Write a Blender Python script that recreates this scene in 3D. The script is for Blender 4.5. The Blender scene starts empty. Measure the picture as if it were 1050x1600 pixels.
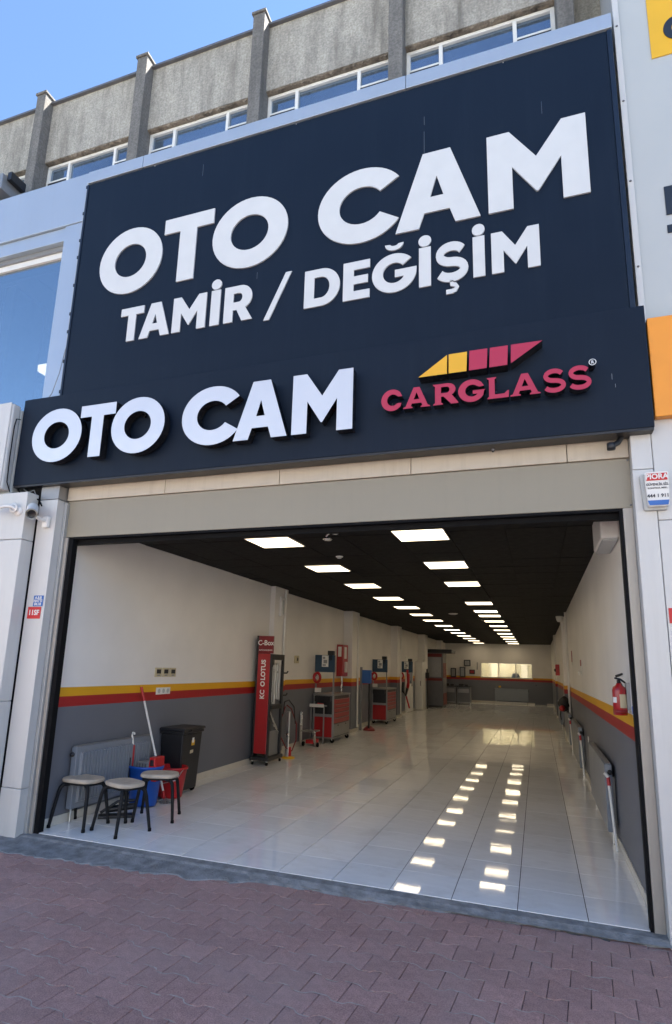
import bpy, bmesh, math, random
from mathutils import Vector, Matrix, Euler
from mathutils.geometry import tessellate_polygon
random.seed(7)
R = math.radians
SC = bpy.context.scene
COL = SC.collection

# ------------------------------------------------------------------ camera
cam = bpy.data.cameras.new('camera')
camo = bpy.data.objects.new('camera', cam); COL.objects.link(camo)
pitch, yaw, roll = 0.208461, 0.349000, 0.0321817
f = Vector((-math.sin(yaw)*math.cos(pitch), math.cos(yaw)*math.cos(pitch), math.sin(pitch)))
rt = Vector((math.cos(yaw), math.sin(yaw), 0)); up = rt.cross(f)
rt2 = rt*math.cos(roll) + up*math.sin(roll); up2 = up*math.cos(roll) - rt*math.sin(roll)
camo.matrix_world = Matrix(((rt2.x, up2.x, -f.x, -0.26875), (rt2.y, up2.y, -f.y, -5.04082), (rt2.z, up2.z, -f.z, 1.71233), (0, 0, 0, 1)))
cam.sensor_fit = 'VERTICAL'; cam.sensor_height = 36; cam.sensor_width = 36*672/1024
cam.lens = 36*924.345/1600
cam.shift_x = 22.184/1600; cam.shift_y = 43.904/1600
cam.clip_end = 2000
SC.camera = camo

# ------------------------------------------------------------------ sky, sun, exposure
SUN_EL, SUN_AZ = 58, 50            # azimuth from +y (behind the building) towards +x
w = bpy.data.worlds.new('World'); SC.world = w; w.use_nodes = True
nt = w.node_tree; nt.nodes.clear()
sky = nt.nodes.new('ShaderNodeTexSky'); sky.sky_type = 'NISHITA'; sky.sun_disc = False
sky.sun_elevation = R(SUN_EL); sky.sun_rotation = R(SUN_AZ); sky.air_density = 1.0; sky.dust_density = 0.05; sky.ozone_density = 4.5
bg = nt.nodes.new('ShaderNodeBackground'); bg.inputs['Strength'].default_value = 0.062
wo = nt.nodes.new('ShaderNodeOutputWorld')
nt.links.new(sky.outputs[0], bg.inputs[0]); nt.links.new(bg.outputs[0], wo.inputs[0])
sl = bpy.data.lights.new('sun', 'SUN'); sl.energy = 5.0; sl.angle = R(0.5); sl.color = (1, .95, .87)
so = bpy.data.objects.new('sun', sl); COL.objects.link(so)
d = Vector((math.sin(R(SUN_AZ))*math.cos(R(SUN_EL)), math.cos(R(SUN_AZ))*math.cos(R(SUN_EL)), math.sin(R(SUN_EL))))
so.rotation_euler = d.to_track_quat('Z', 'Y').to_euler(); so.location = (0, -10, 30)
vs = SC.view_settings; vs.view_transform = 'Standard'; vs.look = 'None'; vs.gamma = 1; vs.use_curve_mapping = False
vs.exposure = 2.5
SC.cycles.use_denoising = True
SC.cycles.max_bounces = 10; SC.cycles.diffuse_bounces = 6; SC.cycles.glossy_bounces = 5; SC.cycles.transparent_max_bounces = 12
SC.cycles.sample_clamp_indirect = 6
LAMP = 0.95                          # radiance of the ceiling panels

# ------------------------------------------------------------------ materials
MATS = {}
def M(name, col, rough=.5, metal=0., var=.06, scale=6., bump=0., bscale=80., spec=.5, rnd=0., coat=0., stretch=(1, 1, 1), emit=None, es=1.):
    m = bpy.data.materials.new(name); m.use_nodes = True; MATS[name] = m
    n = m.node_tree.nodes; l = m.node_tree.links; b = n['Principled BSDF']
    b.inputs['Roughness'].default_value = rough; b.inputs['Metallic'].default_value = metal
    b.inputs['Specular IOR Level'].default_value = spec; b.inputs['Coat Weight'].default_value = coat
    tc = n.new('ShaderNodeTexCoord'); mp = n.new('ShaderNodeMapping'); mp.inputs['Scale'].default_value = stretch
    l.new(tc.outputs['Object'], mp.inputs[0])
    nz = n.new('ShaderNodeTexNoise'); nz.inputs['Scale'].default_value = scale; nz.inputs['Detail'].default_value = 6
    l.new(mp.outputs[0], nz.inputs[0])
    mr = n.new('ShaderNodeMapRange'); mr.inputs[1].default_value = .25; mr.inputs[2].default_value = .75
    mr.inputs[3].default_value = 1-var; mr.inputs[4].default_value = 1+var
    l.new(nz.outputs[0], mr.inputs[0])
    val = mr.outputs[0]
    if rnd:
        oi = n.new('ShaderNodeObjectInfo'); r2 = n.new('ShaderNodeMapRange'); r2.inputs[3].default_value = 1-rnd; r2.inputs[4].default_value = 1+rnd
        l.new(oi.outputs['Random'], r2.inputs[0])
        mu = n.new('ShaderNodeMath'); mu.operation = 'MULTIPLY'; l.new(val, mu.inputs[0]); l.new(r2.outputs[0], mu.inputs[1]); val = mu.outputs[0]
    vm = n.new('ShaderNodeVectorMath'); vm.operation = 'SCALE'; vm.inputs[0].default_value = col
    l.new(val, vm.inputs['Scale']); l.new(vm.outputs[0], b.inputs['Base Color'])
    rr = n.new('ShaderNodeMapRange'); rr.inputs[3].default_value = max(.01, rough*.8); rr.inputs[4].default_value = min(1, rough*1.2)
    l.new(nz.outputs[0], rr.inputs[0]); l.new(rr.outputs[0], b.inputs['Roughness'])
    if bump:
        n2 = n.new('ShaderNodeTexNoise'); n2.inputs['Scale'].default_value = bscale; n2.inputs['Detail'].default_value = 4
        l.new(tc.outputs['Object'], n2.inputs[0])
        bp = n.new('ShaderNodeBump'); bp.inputs['Strength'].default_value = bump; bp.inputs['Distance'].default_value = .01
        l.new(n2.outputs[0], bp.inputs['Height']); l.new(bp.outputs[0], b.inputs['Normal'])
    if emit:
        b.inputs['Emission Color'].default_value = (*emit, 1); b.inputs['Emission Strength'].default_value = es
    return m

def paint_wall():
    m = bpy.data.materials.new('banded_wall_paint'); m.use_nodes = True
    n = m.node_tree.nodes; l = m.node_tree.links; b = n['Principled BSDF']
    g = n.new('ShaderNodeNewGeometry'); s = n.new('ShaderNodeSeparateXYZ'); l.new(g.outputs['Position'], s.inputs[0])
    mr = n.new('ShaderNodeMapRange'); mr.inputs[2].default_value = 3.5; l.new(s.outputs['Z'], mr.inputs[0])
    cr = n.new('ShaderNodeValToRGB'); cr.color_ramp.interpolation = 'CONSTANT'
    e = cr.color_ramp.elements
    e[0].position = 0; e[0].color = (.15, .157, .18, 1)
    e[1].position = 1.185/3.5; e[1].color = (.36, .014, .016, 1)
    x = e.new(1.287/3.5); x.color = (.74, .37, .012, 1)
    x = e.new(1.394/3.5); x.color = (.80, .765, .72, 1)
    l.new(mr.outputs[0], cr.inputs[0])
    nz = n.new('ShaderNodeTexNoise'); nz.inputs['Scale'].default_value = 1.3; nz.inputs['Detail'].default_value = 8; l.new(g.outputs['Position'], nz.inputs[0])
    r2 = n.new('ShaderNodeMapRange'); r2.inputs[3].default_value = .84; r2.inputs[4].default_value = 1.10; l.new(nz.outputs[0], r2.inputs[0])
    vm = n.new('ShaderNodeVectorMath'); vm.operation = 'SCALE'; l.new(cr.outputs[0], vm.inputs[0]); l.new(r2.outputs[0], vm.inputs['Scale'])
    l.new(vm.outputs[0], b.inputs['Base Color']); b.inputs['Roughness'].default_value = .5
    n2 = n.new('ShaderNodeTexNoise'); n2.inputs['Scale'].default_value = 45; l.new(g.outputs['Position'], n2.inputs[0])
    bp = n.new('ShaderNodeBump'); bp.inputs['Strength'].default_value = .12; bp.inputs['Distance'].default_value = .004
    l.new(n2.outputs[0], bp.inputs['Height']); l.new(bp.outputs[0], b.inputs['Normal'])
    return m

def concrete(name, col, dark, amt):
    m = M(name, col, .9, var=.12, scale=7, bump=.6, bscale=55)
    n = m.node_tree.nodes; l = m.node_tree.links; b = n['Principled BSDF']
    g = n.new('ShaderNodeNewGeometry')
    mp = n.new('ShaderNodeMapping'); mp.inputs['Scale'].default_value = (5, 5, .7); l.new(g.outputs['Position'], mp.inputs[0])
    nz = n.new('ShaderNodeTexNoise'); nz.inputs['Scale'].default_value = 1.1; nz.inputs['Detail'].default_value = 8; nz.inputs['Roughness'].default_value = .65
    l.new(mp.outputs[0], nz.inputs[0])
    cr = n.new('ShaderNodeMapRange'); cr.inputs[1].default_value = .45; cr.inputs[2].default_value = .70; cr.inputs[4].default_value = amt
    l.new(nz.outputs[0], cr.inputs[0])
    n3 = n.new('ShaderNodeTexNoise'); n3.inputs['Scale'].default_value = 38; n3.inputs['Detail'].default_value = 3; l.new(g.outputs['Position'], n3.inputs[0])
    r3 = n.new('ShaderNodeMapRange'); r3.inputs[1].default_value = .3; r3.inputs[2].default_value = .7; r3.inputs[3].default_value = .72; r3.inputs[4].default_value = 1.22
    l.new(n3.outputs[0], r3.inputs[0])
    src = b.inputs['Base Color'].links[0].from_socket
    v2 = n.new('ShaderNodeVectorMath'); v2.operation = 'SCALE'; l.new(src, v2.inputs[0]); l.new(r3.outputs[0], v2.inputs['Scale'])
    mx = n.new('ShaderNodeMix'); mx.data_type = 'RGBA'; mx.inputs[7].default_value = (*dark, 1)
    l.new(cr.outputs[0], mx.inputs[0]); l.new(v2.outputs[0], mx.inputs[6]); l.new(mx.outputs[2], b.inputs['Base Color'])
    return m

def streaked(name, col, rough, metal, streak, amt, **k):
    """painted sheet metal with faint vertical dirt runs"""
    m = M(name, col, rough, metal, **k)
    n = m.node_tree.nodes; l = m.node_tree.links; b = n['Principled BSDF']
    g = n.new('ShaderNodeNewGeometry')
    mp = n.new('ShaderNodeMapping'); mp.inputs['Scale'].default_value = (9, 9, .5); l.new(g.outputs['Position'], mp.inputs[0])
    nz = n.new('ShaderNodeTexNoise'); nz.inputs['Scale'].default_value = 1.2; nz.inputs['Detail'].default_value = 9; nz.inputs['Roughness'].default_value = .7
    l.new(mp.outputs[0], nz.inputs[0])
    cr = n.new('ShaderNodeMapRange'); cr.inputs[1].default_value = .5; cr.inputs[2].default_value = .8; cr.inputs[4].default_value = amt
    l.new(nz.outputs[0], cr.inputs[0])
    src = b.inputs['Base Color'].links[0].from_socket
    mx = n.new('ShaderNodeMix'); mx.data_type = 'RGBA'; mx.inputs[7].default_value = (*streak, 1)
    l.new(cr.outputs[0], mx.inputs[0]); l.new(src, mx.inputs[6]); l.new(mx.outputs[2], b.inputs['Base Color'])
    return m

def glassy(name, tint, gloss, gcol=(1, 1, 1), rough=.02):
    m = bpy.data.materials.new(name); m.use_nodes = True; n = m.node_tree.nodes; l = m.node_tree.links
    n.remove(n['Principled BSDF']); o = n['Material Output']
    t = n.new('ShaderNodeBsdfTransparent'); t.inputs[0].default_value = (*tint, 1)
    g = n.new('ShaderNodeBsdfGlossy'); g.inputs['Roughness'].default_value = rough; g.inputs[0].default_value = (*gcol, 1)
    mx = n.new('ShaderNodeMixShader'); mx.inputs[0].default_value = gloss
    l.new(t.outputs[0], mx.inputs[1]); l.new(g.outputs[0], mx.inputs[2]); l.new(mx.outputs[0], o.inputs[0])
    return m

PAINT = paint_wall()
CONC = concrete('weathered_concrete', (.36, .335, .288), (.12, .108, .092), .8)
CONCD = concrete('dark_concrete', (.165, .155, .142), (.07, .066, .06), .6)
SPALL = concrete('spalled_concrete', (.26, .22, .17), (.04, .032, .025), 1.0)
NAVY = streaked('navy_sheet', (.0052, .0110, .0232), .5, .0, (.011, .019, .034), .5, var=.1, scale=2, spec=.2)
WHITE = M('white_letter_face', (.60, .605, .60), .45, var=.03)
CHROME = M('brushed_letter_face', (.76, .72, .69), .24, .45, var=.02, scale=3, bump=.03, bscale=2)
BLACKS = M('black_letter_return', (.012, .012, .014), .22, var=.2)
GREY_S = M('letter_edge', (.45, .46, .48), .5)
ACP = streaked('silver_composite_panel', (.44, .49, .55), .3, .45, (.40, .42, .45), .25, var=.03, scale=1.5)
ACPW = streaked('white_composite_panel', (.56, .55, .53), .42, .1, (.38, .36, .33), .3, var=.03, scale=1.5)
ACPG = streaked('grey_composite_panel', (.46, .47, .455), .45, .1, (.45, .46, .46), .3, var=.02, scale=1.2)
BEIGE = streaked('beige_panel', (.50, .435, .345), .5, 0., (.33, .27, .2), .5, var=.05, scale=2)
TAUPE = streaked('taupe_lintel_paint', (.27, .24, .18), .45, 0., (.22, .20, .15), .3, var=.03, scale=1.2)
RAILM = M('taupe_rail', (.36, .33, .29), .4, .2, var=.05)
DGREY = M('dark_grey_metal', (.14, .14, .15), .45, .3)
BLACK = M('black_plastic', (.014, .014, .016), .4, var=.15)
RUBBER = M('black_rubber', (.005, .005, .006), .7, spec=.15)
TICK = M('faded_scratch', (.10, .12, .15), .6)
POLEW = M('white_enamel', (.72, .70, .66), .35, var=.04)
YEL = M('yellow_vinyl', (.72, .40, .015), .4, var=.03)
LYEL = M('yellow_acrylic', (.75, .40, .02), .3, var=.02)
LRED = M('crimson_acrylic', (.42, .028, .065), .3, var=.02)
ORANGE = M('orange_sign_face', (.80, .30, .03), .4, var=.03)
DINK = M('dark_print', (.012, .018, .03), .5)
RED = M('red_paint', (.36, .010, .012), .32, var=.06, coat=.3)
REDP = M('red_plastic', (.45, .012, .016), .38, var=.05)
BLUEP = M('blue_plastic', (.008, .085, .42), .35, var=.05)
BLUEB = M('blue_board', (.02, .055, .10), .5)
STEEL = M('brushed_steel', (.62, .61, .58), .28, .9, var=.05)
GALV = M('grey_steel', (.30, .30, .30), .4, .5, var=.06)
RADG = M('grey_radiator_enamel', (.20, .22, .25), .35, var=.03)
WOOD = M('worn_stool_seat', (.48, .40, .31), .6, var=.28, scale=9, bump=.2, bscale=60)
PAPER = M('white_paper', (.75, .74, .70), .6, var=.03)
INKR = M('red_print', (.55, .02, .02), .5)
INKB = M('blue_print', (.03, .13, .42), .5)
TRIMA = M('aluminium_trim', (.42, .42, .41), .38, .4, var=.03)
MATTE = M('matte_black_legs', (.008, .008, .009), .6, spec=.25)
CREAM = M('cream_plastic', (.55, .47, .30), .45)
SKIRT = M('skirting_tile', (.60, .56, .48), .25, var=.05)
FRAMEW = M('white_window_frame', (.72, .70, .66), .4, var=.05)
UPGLASS = M('reflective_blue_glass', (.20, .27, .36), .04, .75, var=.25, scale=.8, bump=.02, bscale=1.5)
DIM_SHEET = M('dim_room_sheet', (.05, .05, .05), .8)  # flat dark colour standing in for the shade of a room
GLASS = glassy('shop_window_glass', (.70, .76, .80), .46, (.74, .80, .84))
CLEAR = glassy('office_glass', (.9, .9, .85), .06)
WOODD = M('dark_cloth', (.012, .012, .016), .85)
EMIT = M('lit_diffuser', (.8, .8, .78), .5, emit=(1., .82, .56), es=LAMP)
EMIT2 = M('lit_office_panel', (.8, .8, .78), .5, emit=(1., .88, .66), es=LAMP*5)
CEILT = M('black_ceiling_tile', (.0045, .0045, .005), .7, var=.25, scale=10, rnd=.15, spec=.15)
CEILB = M('black_ceiling_grid', (.002, .002, .002), .7, spec=.1)
ASPH = M('asphalt', (.05, .05, .052), .9, var=.25, scale=30, bump=.6, bscale=150)
SLAB = M('joint_bed', (.07, .062, .06), .95, var=.3, scale=30, bump=.5, bscale=120)
PLASTER = M('office_plaster', (.7, .68, .6), .6)

def paver_mat():
    m = M('red_paver', (.36, .207, .178), .9, var=.18, scale=14, bump=.5, bscale=160, rnd=.10)
    n = m.node_tree.nodes; l = m.node_tree.links; b = n['Principled BSDF']
    g = n.new('ShaderNodeNewGeometry'); nz = n.new('ShaderNodeTexNoise'); nz.inputs['Scale'].default_value = 1.6; nz.inputs['Detail'].default_value = 6
    l.new(g.outputs['Position'], nz.inputs[0])
    sp = n.new('ShaderNodeTexNoise'); sp.inputs['Scale'].default_value = 150; sp.inputs['Detail'].default_value = 2; l.new(g.outputs['Position'], sp.inputs[0])
    sr = n.new('ShaderNodeMapRange'); sr.inputs[1].default_value = .3; sr.inputs[2].default_value = .7; sr.inputs[3].default_value = .72; sr.inputs[4].default_value = 1.28; l.new(sp.outputs[0], sr.inputs[0])
    cr = n.new('ShaderNodeMapRange'); cr.inputs[1].default_value = .42; cr.inputs[2].default_value = .7; cr.inputs[4].default_value = .4
    l.new(nz.outputs[0], cr.inputs[0])
    mx = n.new('ShaderNodeMix'); mx.data_type = 'RGBA'; mx.inputs[7].default_value = (.38, .27, .24, 1)
    src0 = b.inputs['Base Color'].links[0].from_socket
    v3 = n.new('ShaderNodeVectorMath'); v3.operation = 'SCALE'; l.new(src0, v3.inputs[0]); l.new(sr.outputs[0], v3.inputs['Scale']); src = v3.outputs[0]
    l.new(cr.outputs[0], mx.inputs[0]); l.new(src, mx.inputs[6]); l.new(mx.outputs[2], b.inputs['Base Color'])
    return m
PAVER = paver_mat()

def tile_mat():
    m = M('polished_floor_tile', (.87, .855, .825), .034, var=.05, scale=4, rnd=.05, spec=.8, stretch=(1, 3, 1))
    n = m.node_tree.nodes; l = m.node_tree.links; b = n['Principled BSDF']
    g = n.new('ShaderNodeNewGeometry'); nz = n.new('ShaderNodeTexNoise'); nz.inputs['Scale'].default_value = 2.2; nz.inputs['Detail'].default_value = 10; nz.inputs['Roughness'].default_value = .7
    l.new(g.outputs['Position'], nz.inputs[0])
    cr = n.new('ShaderNodeMapRange'); cr.inputs[1].default_value = .52; cr.inputs[2].default_value = .8; cr.inputs[4].default_value = .5
    l.new(nz.outputs[0], cr.inputs[0])
    mx = n.new('ShaderNodeMix'); mx.data_type = 'RGBA'; mx.inputs[7].default_value = (.56, .51, .44, 1)
    src = b.inputs['Base Color'].links[0].from_socket
    l.new(cr.outputs[0], mx.inputs[0]); l.new(src, mx.inputs[6]); l.new(mx.outputs[2], b.inputs['Base Color'])
    n2 = n.new('ShaderNodeTexNoise'); n2.inputs['Scale'].default_value = 3.; l.new(g.outputs['Position'], n2.inputs[0])
    bp = n.new('ShaderNodeBump'); bp.inputs['Strength'].default_value = .05; bp.inputs['Distance'].default_value = .01
    l.new(n2.outputs[0], bp.inputs['Height']); l.new(bp.outputs[0], b.inputs['Normal'])
    return m
TILE = tile_mat()

# ------------------------------------------------------------------ mesh helpers
class MB:
    def __init__(s): s.v = []; s.f = []; s.mi = []; s.sm = []
    def add(s, vs, fs, mi=0, sm=False):
        o = len(s.v); s.v += [tuple(v) for v in vs]
        for q in fs: s.f.append([o+i for i in q]); s.mi.append(mi); s.sm.append(sm)
        return s
    def box(s, x0, x1, y0, y1, z0, z1, mi=0, mt=None):
        vs = [Vector((x, y, z)) for z in (z0, z1) for y in (y0, y1) for x in (x0, x1)]
        if mt: vs = [mt @ v for v in vs]
        return s.add(vs, [(0, 2, 3, 1), (4, 5, 7, 6), (0, 1, 5, 4), (1, 3, 7, 5), (3, 2, 6, 7), (2, 0, 4, 6)], mi)
    def tube(s, pts, r, n=8, mi=0, r2=None, closed=False):
        pts = [Vector(p) for p in pts]; N = len(pts); rings = []
        prev = None
        for i, p in enumerate(pts):
            if closed: t = pts[(i+1) % N]-pts[i-1]
            else: t = pts[min(i+1, N-1)]-pts[max(i-1, 0)]
            t.normalize()
            a = prev if prev is not None else (Vector((0, 0, 1)) if abs(t.z) < .9 else Vector((1, 0, 0)))
            u = (a - t*a.dot(t)).normalized(); prev = u; vv = t.cross(u)
            rr = r if r2 is None else r+(r2-r)*i/(N-1)
            rings.append([p+(u*math.cos(2*math.pi*k/n)+vv*math.sin(2*math.pi*k/n))*rr for k in range(n)])
        vs = [v for g in rings for v in g]; fs = []
        for i in range(N if closed else N-1):
            j = (i+1) % N
            for k in range(n): fs.append((i*n+k, i*n+(k+1) % n, j*n+(k+1) % n, j*n+k))
        s.add(vs, fs, mi, True)
        if not closed: s.add(rings[0], [tuple(range(n))[::-1]], mi); s.add(rings[-1], [tuple(range(n))], mi)
        return s
    def lathe(s, prof, n=20, mi=0, c=(0, 0, 0), mt=None, sx=1, sy=1, smooth=True):
        vs = []; fs = []
        for (r, z) in prof:
            for k in range(n):
                a = 2*math.pi*k/n; v = Vector((r*math.cos(a)*sx, r*math.sin(a)*sy, z))
                if mt: v = mt @ v
                vs.append(v+Vector(c))
        for i in range(len(prof)-1):
            for k in range(n): fs.append((i*n+k, i*n+(k+1) % n, (i+1)*n+(k+1) % n, (i+1)*n+k))
        s.add(vs, fs, mi, smooth)
        return s
    def prism(s, conts, y0, y1, mi=0, ms=None, place=None):
        """contours in (x, z) extruded from y0 (front) to y1"""
        ms = mi if ms is None else ms
        P = place or (lambda x, y, z: (x, y, z))
        tri = tessellate_polygon([[Vector((x, z, 0)) for x, z in c] for c in conts])
        flat = [p for c in conts for p in c]
        fr = [P(x, y0, z) for x, z in flat]; bk = [P(x, y1, z) for x, z in flat]
        def area(t): a, b, c = (flat[i] for i in t); return (b[0]-a[0])*(c[1]-a[1])-(b[1]-a[1])*(c[0]-a[0])
        tri = [t if area(t) > 0 else t[::-1] for t in tri]
        s.add(fr, tri, mi); s.add(bk, [t[::-1] for t in tri], ms)
        o = 0
        for ci, c in enumerate(conts):
            n = len(c); a = sum(c[i][0]*c[(i+1) % n][1]-c[(i+1) % n][0]*c[i][1] for i in range(n))
            ccw = (a > 0) == (ci == 0)
            vs = [P(x, y0, z) for x, z in c]+[P(x, y1, z) for x, z in c]
            fs = []
            for i in range(n):
                j = (i+1) % n; q = (i, n+i, n+j, j)
                fs.append(q if ccw else q[::-1])
            s.add(vs, fs, ms)
        return s
    def ribbon(s, pts, hw, y0, y1, fx, mi=0, ms=1):
        o = offset_path(pts, hw); n = len(pts); o = [fx(*p) for p in o]; N = 2*n
        s.add([(x, y0, z) for x, z in o], [(i, i+1, N-2-i, N-1-i)[::-1] for i in range(n-1)], mi)
        s.add([(x, y1, z) for x, z in o], [(i, i+1, N-2-i, N-1-i) for i in range(n-1)], ms)
        s.add([(x, y, z) for y in (y0, y1) for x, z in o], [(i, (i+1) % N, N+(i+1) % N, N+i) for i in range(N)], ms)
        return s
    def mesh(s, name, mats):
        me = bpy.data.meshes.new(name); me.from_pydata(s.v, [], s.f)
        for m in (mats if isinstance(mats, (list, tuple)) else [mats]): me.materials.append(m)
        for p, i, q in zip(me.polygons, s.mi, s.sm): p.material_index = i; p.use_smooth = q
        me.update()
        return me

def link(name, me, parent=None, bevel=0, label=None, kind=None):
    o = bpy.data.objects.new(name, me); COL.objects.link(o)
    if parent: o.parent = parent
    if bevel:
        b = o.modifiers.new('bevel', 'BEVEL'); b.width = bevel; b.segments = 2; b.limit_method = 'ANGLE'; b.angle_limit = R(40)
        b.harden_normals = False
    if label: o['label'] = label
    if kind: o['kind'] = kind
    return o
def wloc(o):
    v = Vector((0, 0, 0))
    while o: v += o.location; o = o.parent
    return v
def obj(name, mb, mats, parent=None, bevel=0, label=None, kind=None, local=False):
    """one mesh object; coordinates are the place's unless local"""
    me = mb.mesh(name, mats)
    if parent and not local:
        me.transform(Matrix.Translation(-wloc(parent)))
    return link(name, me, parent, bevel, label, kind)
def thing(name, label, cat, loc=(0, 0, 0), rz=0, group=None):
    o = bpy.data.objects.new(name, None); COL.objects.link(o); o.location = loc; o.rotation_euler = (0, 0, rz)
    o.empty_display_size = .1
    o['label'] = label; o['category'] = cat
    if group: o['group'] = group
    return o
def tag(o, label, cat, group=None):
    o['label'] = label; o['category'] = cat
    if group: o['group'] = group
    return o
def dup(root, loc, rz=None, label=None, group=None):
    c = root.copy(); COL.objects.link(c); c.location = loc
    if rz is not None: c.rotation_euler = (0, 0, rz)
    if label: c['label'] = label
    if group: c['group'] = group
    for ch in list(root.children):
        k = ch.copy(); COL.objects.link(k); k.parent = c
        for g in list(ch.children):
            q = g.copy(); COL.objects.link(q); q.parent = k
    return c
def text(s, size, loc, face, mat, parent, bold=.0, sx=1., name='lettering', align='CENTER', vertical=False, depth=.001):
    cu = bpy.data.curves.new('t', 'FONT'); cu.body = s; cu.size = size; cu.align_x = align; cu.align_y = 'CENTER'; cu.offset = bold; cu.extrude = depth; cu.resolution_u = 3
    o = bpy.data.objects.new('t', cu); COL.objects.link(o)
    dg = bpy.context.evaluated_depsgraph_get()
    me = bpy.data.meshes.new_from_object(o.evaluated_get(dg)); bpy.data.objects.remove(o)
    rot = {'-y': Euler((R(90), 0, 0)), '+x': Euler((R(90), 0, R(90))), '-x': Euler((R(90), 0, R(-90)))}[face].to_matrix().to_4x4()
    if vertical: rot = rot @ Matrix.Rotation(R(90), 4, 'Z')
    me.transform(Matrix.Translation(Vector(loc)-wloc(parent)) @ rot @ Matrix.Scale(sx, 4, (1, 0, 0)))
    me.materials.clear(); me.materials.append(mat); me.name = name
    return link(name, me, parent)

# ------------------------------------------------------------------ glyphs (unit box, x and z in 0..1)
def arc(cx, cz, rx, rz, a0, a1, n=20):
    return [(cx+rx*math.cos(R(a0+(a1-a0)*i/n)), cz+rz*math.sin(R(a0+(a1-a0)*i/n))) for i in range(n+1)]
def offset_path(pts, hw):
    L, Rr = [], []
    for i, p in enumerate(pts):
        a = pts[max(i-1, 0)]; b = pts[min(i+1, len(pts)-1)]
        dx, dz = b[0]-a[0], b[1]-a[1]; q = math.hypot(dx, dz); nx, nz = -dz/q*hw, dx/q*hw
        L.append((p[0]+nx, p[1]+nz)); Rr.append((p[0]-nx, p[1]-nz))
    return L+Rr[::-1]
def ring(k=.5): return [arc(.5, .5, .5, .5, 0, 360, 44)[:-1], arc(.5, .5, .5*k, .5*k, 0, 360, 36)[:-1][::-1]]
G = {}
G['O'] = [ring(.5)]
G['C'] = [[arc(.54, .5, .54, .5, 34, 326, 40)+arc(.54, .5, .27, .25, 326, 34, 32)]]
G['T'] = [[[(0, 1), (0, .775), (.33, .775), (.33, 0), (.67, 0), (.67, .775), (1, .775), (1, 1)]]]
G['A'] = [[[(0, 0), (.335, 1), (.665, 1), (1, 0), (.715, 0), (.65, .19), (.35, .19), (.285, 0)], [(.42, .39), (.58, .39), (.5, .66)][::-1]]]
G['M'] = [[[(0, 0), (0, 1), (.235, 1), (.5, .60), (.765, 1), (1, 1), (1, 0), (.745, 0), (.745, .53), (.51, .16), (.49, .16), (.255, .53), (.255, 0)]]]
G['I'] = [[[(0, 0), (0, 1), (1, 1), (1, 0)]], [arc(.5, 1.165, .54, .145, 0, 360, 24)[:-1]]]
G['R'] = [[[(0, 0), (0, 1), (.55, 1)]+arc(.58, .66, .42, .34, 90, -62, 18)+[(1.04, 0), (.66, 0), (.46, .32), (.33, .32), (.33, 0)],
           ([(.33, .54), (.33, .79), (.52, .79)]+arc(.53, .665, .12, .125, 90, -90, 10)+[(.52, .54)])[::-1][1:]]]
G['D'] = [[[(0, 0), (0, 1), (.46, 1)]+arc(.48, .5, .52, .5, 88, -88, 24)+[(.46, 0)],
           ([(.28, .22), (.28, .78), (.46, .78)]+arc(.47, .5, .24, .28, 88, -88, 18)+[(.46, .22)])[::-1]]]
G['E'] = [[[(0, 0), (0, 1), (1, 1), (1, .78), (.40, .78), (.40, .61), (.93, .61), (.93, .40), (.40, .40), (.40, .22), (1, .22), (1, 0)]]]
_g = arc(.52, .5, .52, .5, 40, 352, 40)+[(1.04, .57), (.54, .57), (.54, .38), (.74, .38)]+arc(.52, .5, .26, .26, -28+360, 40, 32)
G['Ğ'] = [[_g], [arc(.52, 1.26, .22, .17, 180, 360, 14)+arc(.52, 1.25, .09, .045, 360, 180, 10)]]
_s = arc(.50, .698, .33, .195, 24, 262, 18)+arc(.50, .305, .36, .195, 80, -156, 18)
G['Ş'] = [(_s, .112), ([(.50, .03), (.50, -.06), (.60, -.085), (.65, -.14), (.60, -.21), (.50, -.235), (.34, -.235)], .055)]
G['/'] = [[[(0, 0), (.78, 1), (1, 1), (.22, 0)]]]
# flared set of the small logotype
G['c'] = [[arc(.5, .5, .5, .5, 42, 322, 36)+[(.93, .33), (.80, .34)]+arc(.53, .5, .26, .265, 318, 46, 28)+[(.80, .64), (.97, .64)]]]
G['a'] = [[[(-.03, 0), (-.03, .05), (.06, .09), (.38, 1), (.62, 1), (.94, .09), (1.03, .05), (1.03, 0), (.66, 0), (.66, .05), (.73, .09), (.69, .22), (.31, .22), (.27, .09), (.34, .05), (.34, 0)],
           [(.385, .41), (.615, .41), (.5, .75)][::-1]]]
G['r'] = [[[(-.03, 0), (-.03, .05), (.05, .10), (.05, .90), (-.03, .95), (-.03, 1), (.6, 1)]+arc(.60, .70, .34, .30, 88, -60, 16)+[(1.05, .04), (1.05, 0), (.74, 0), (.42, .38), (.31, .38), (.31, .1), (.38, .05), (.38, 0)],
           ([(.31, .55), (.31, .84), (.56, .84)]+arc(.56, .695, .12, .145, 90, -90, 10)+[(.56, .55)])[::-1][1:]]]
G['g'] = [[arc(.5, .5, .5, .5, 42, 330, 36)+[(.97, .46), (1.03, .50), (.55, .50), (.55, .34), (.72, .34)]+arc(.52, .5, .255, .265, 325, 46, 28)+[(.80, .64), (.97, .66)]]]
G['l'] = [[[(-.03, 0), (-.03, .05), (.06, .10), (.06, .90), (-.03, .95), (-.03, 1), (.42, 1), (.42, .95), (.34, .90), (.34, .19), (.80, .19), (.95, .32), (1.03, .32), (1, 0)]]]
_s2 = arc(.50, .71, .36, .205, 22, 262, 18)+arc(.50, .292, .40, .207, 80, -158, 18)
G['s'] = [(_s2, .10)]
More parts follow.
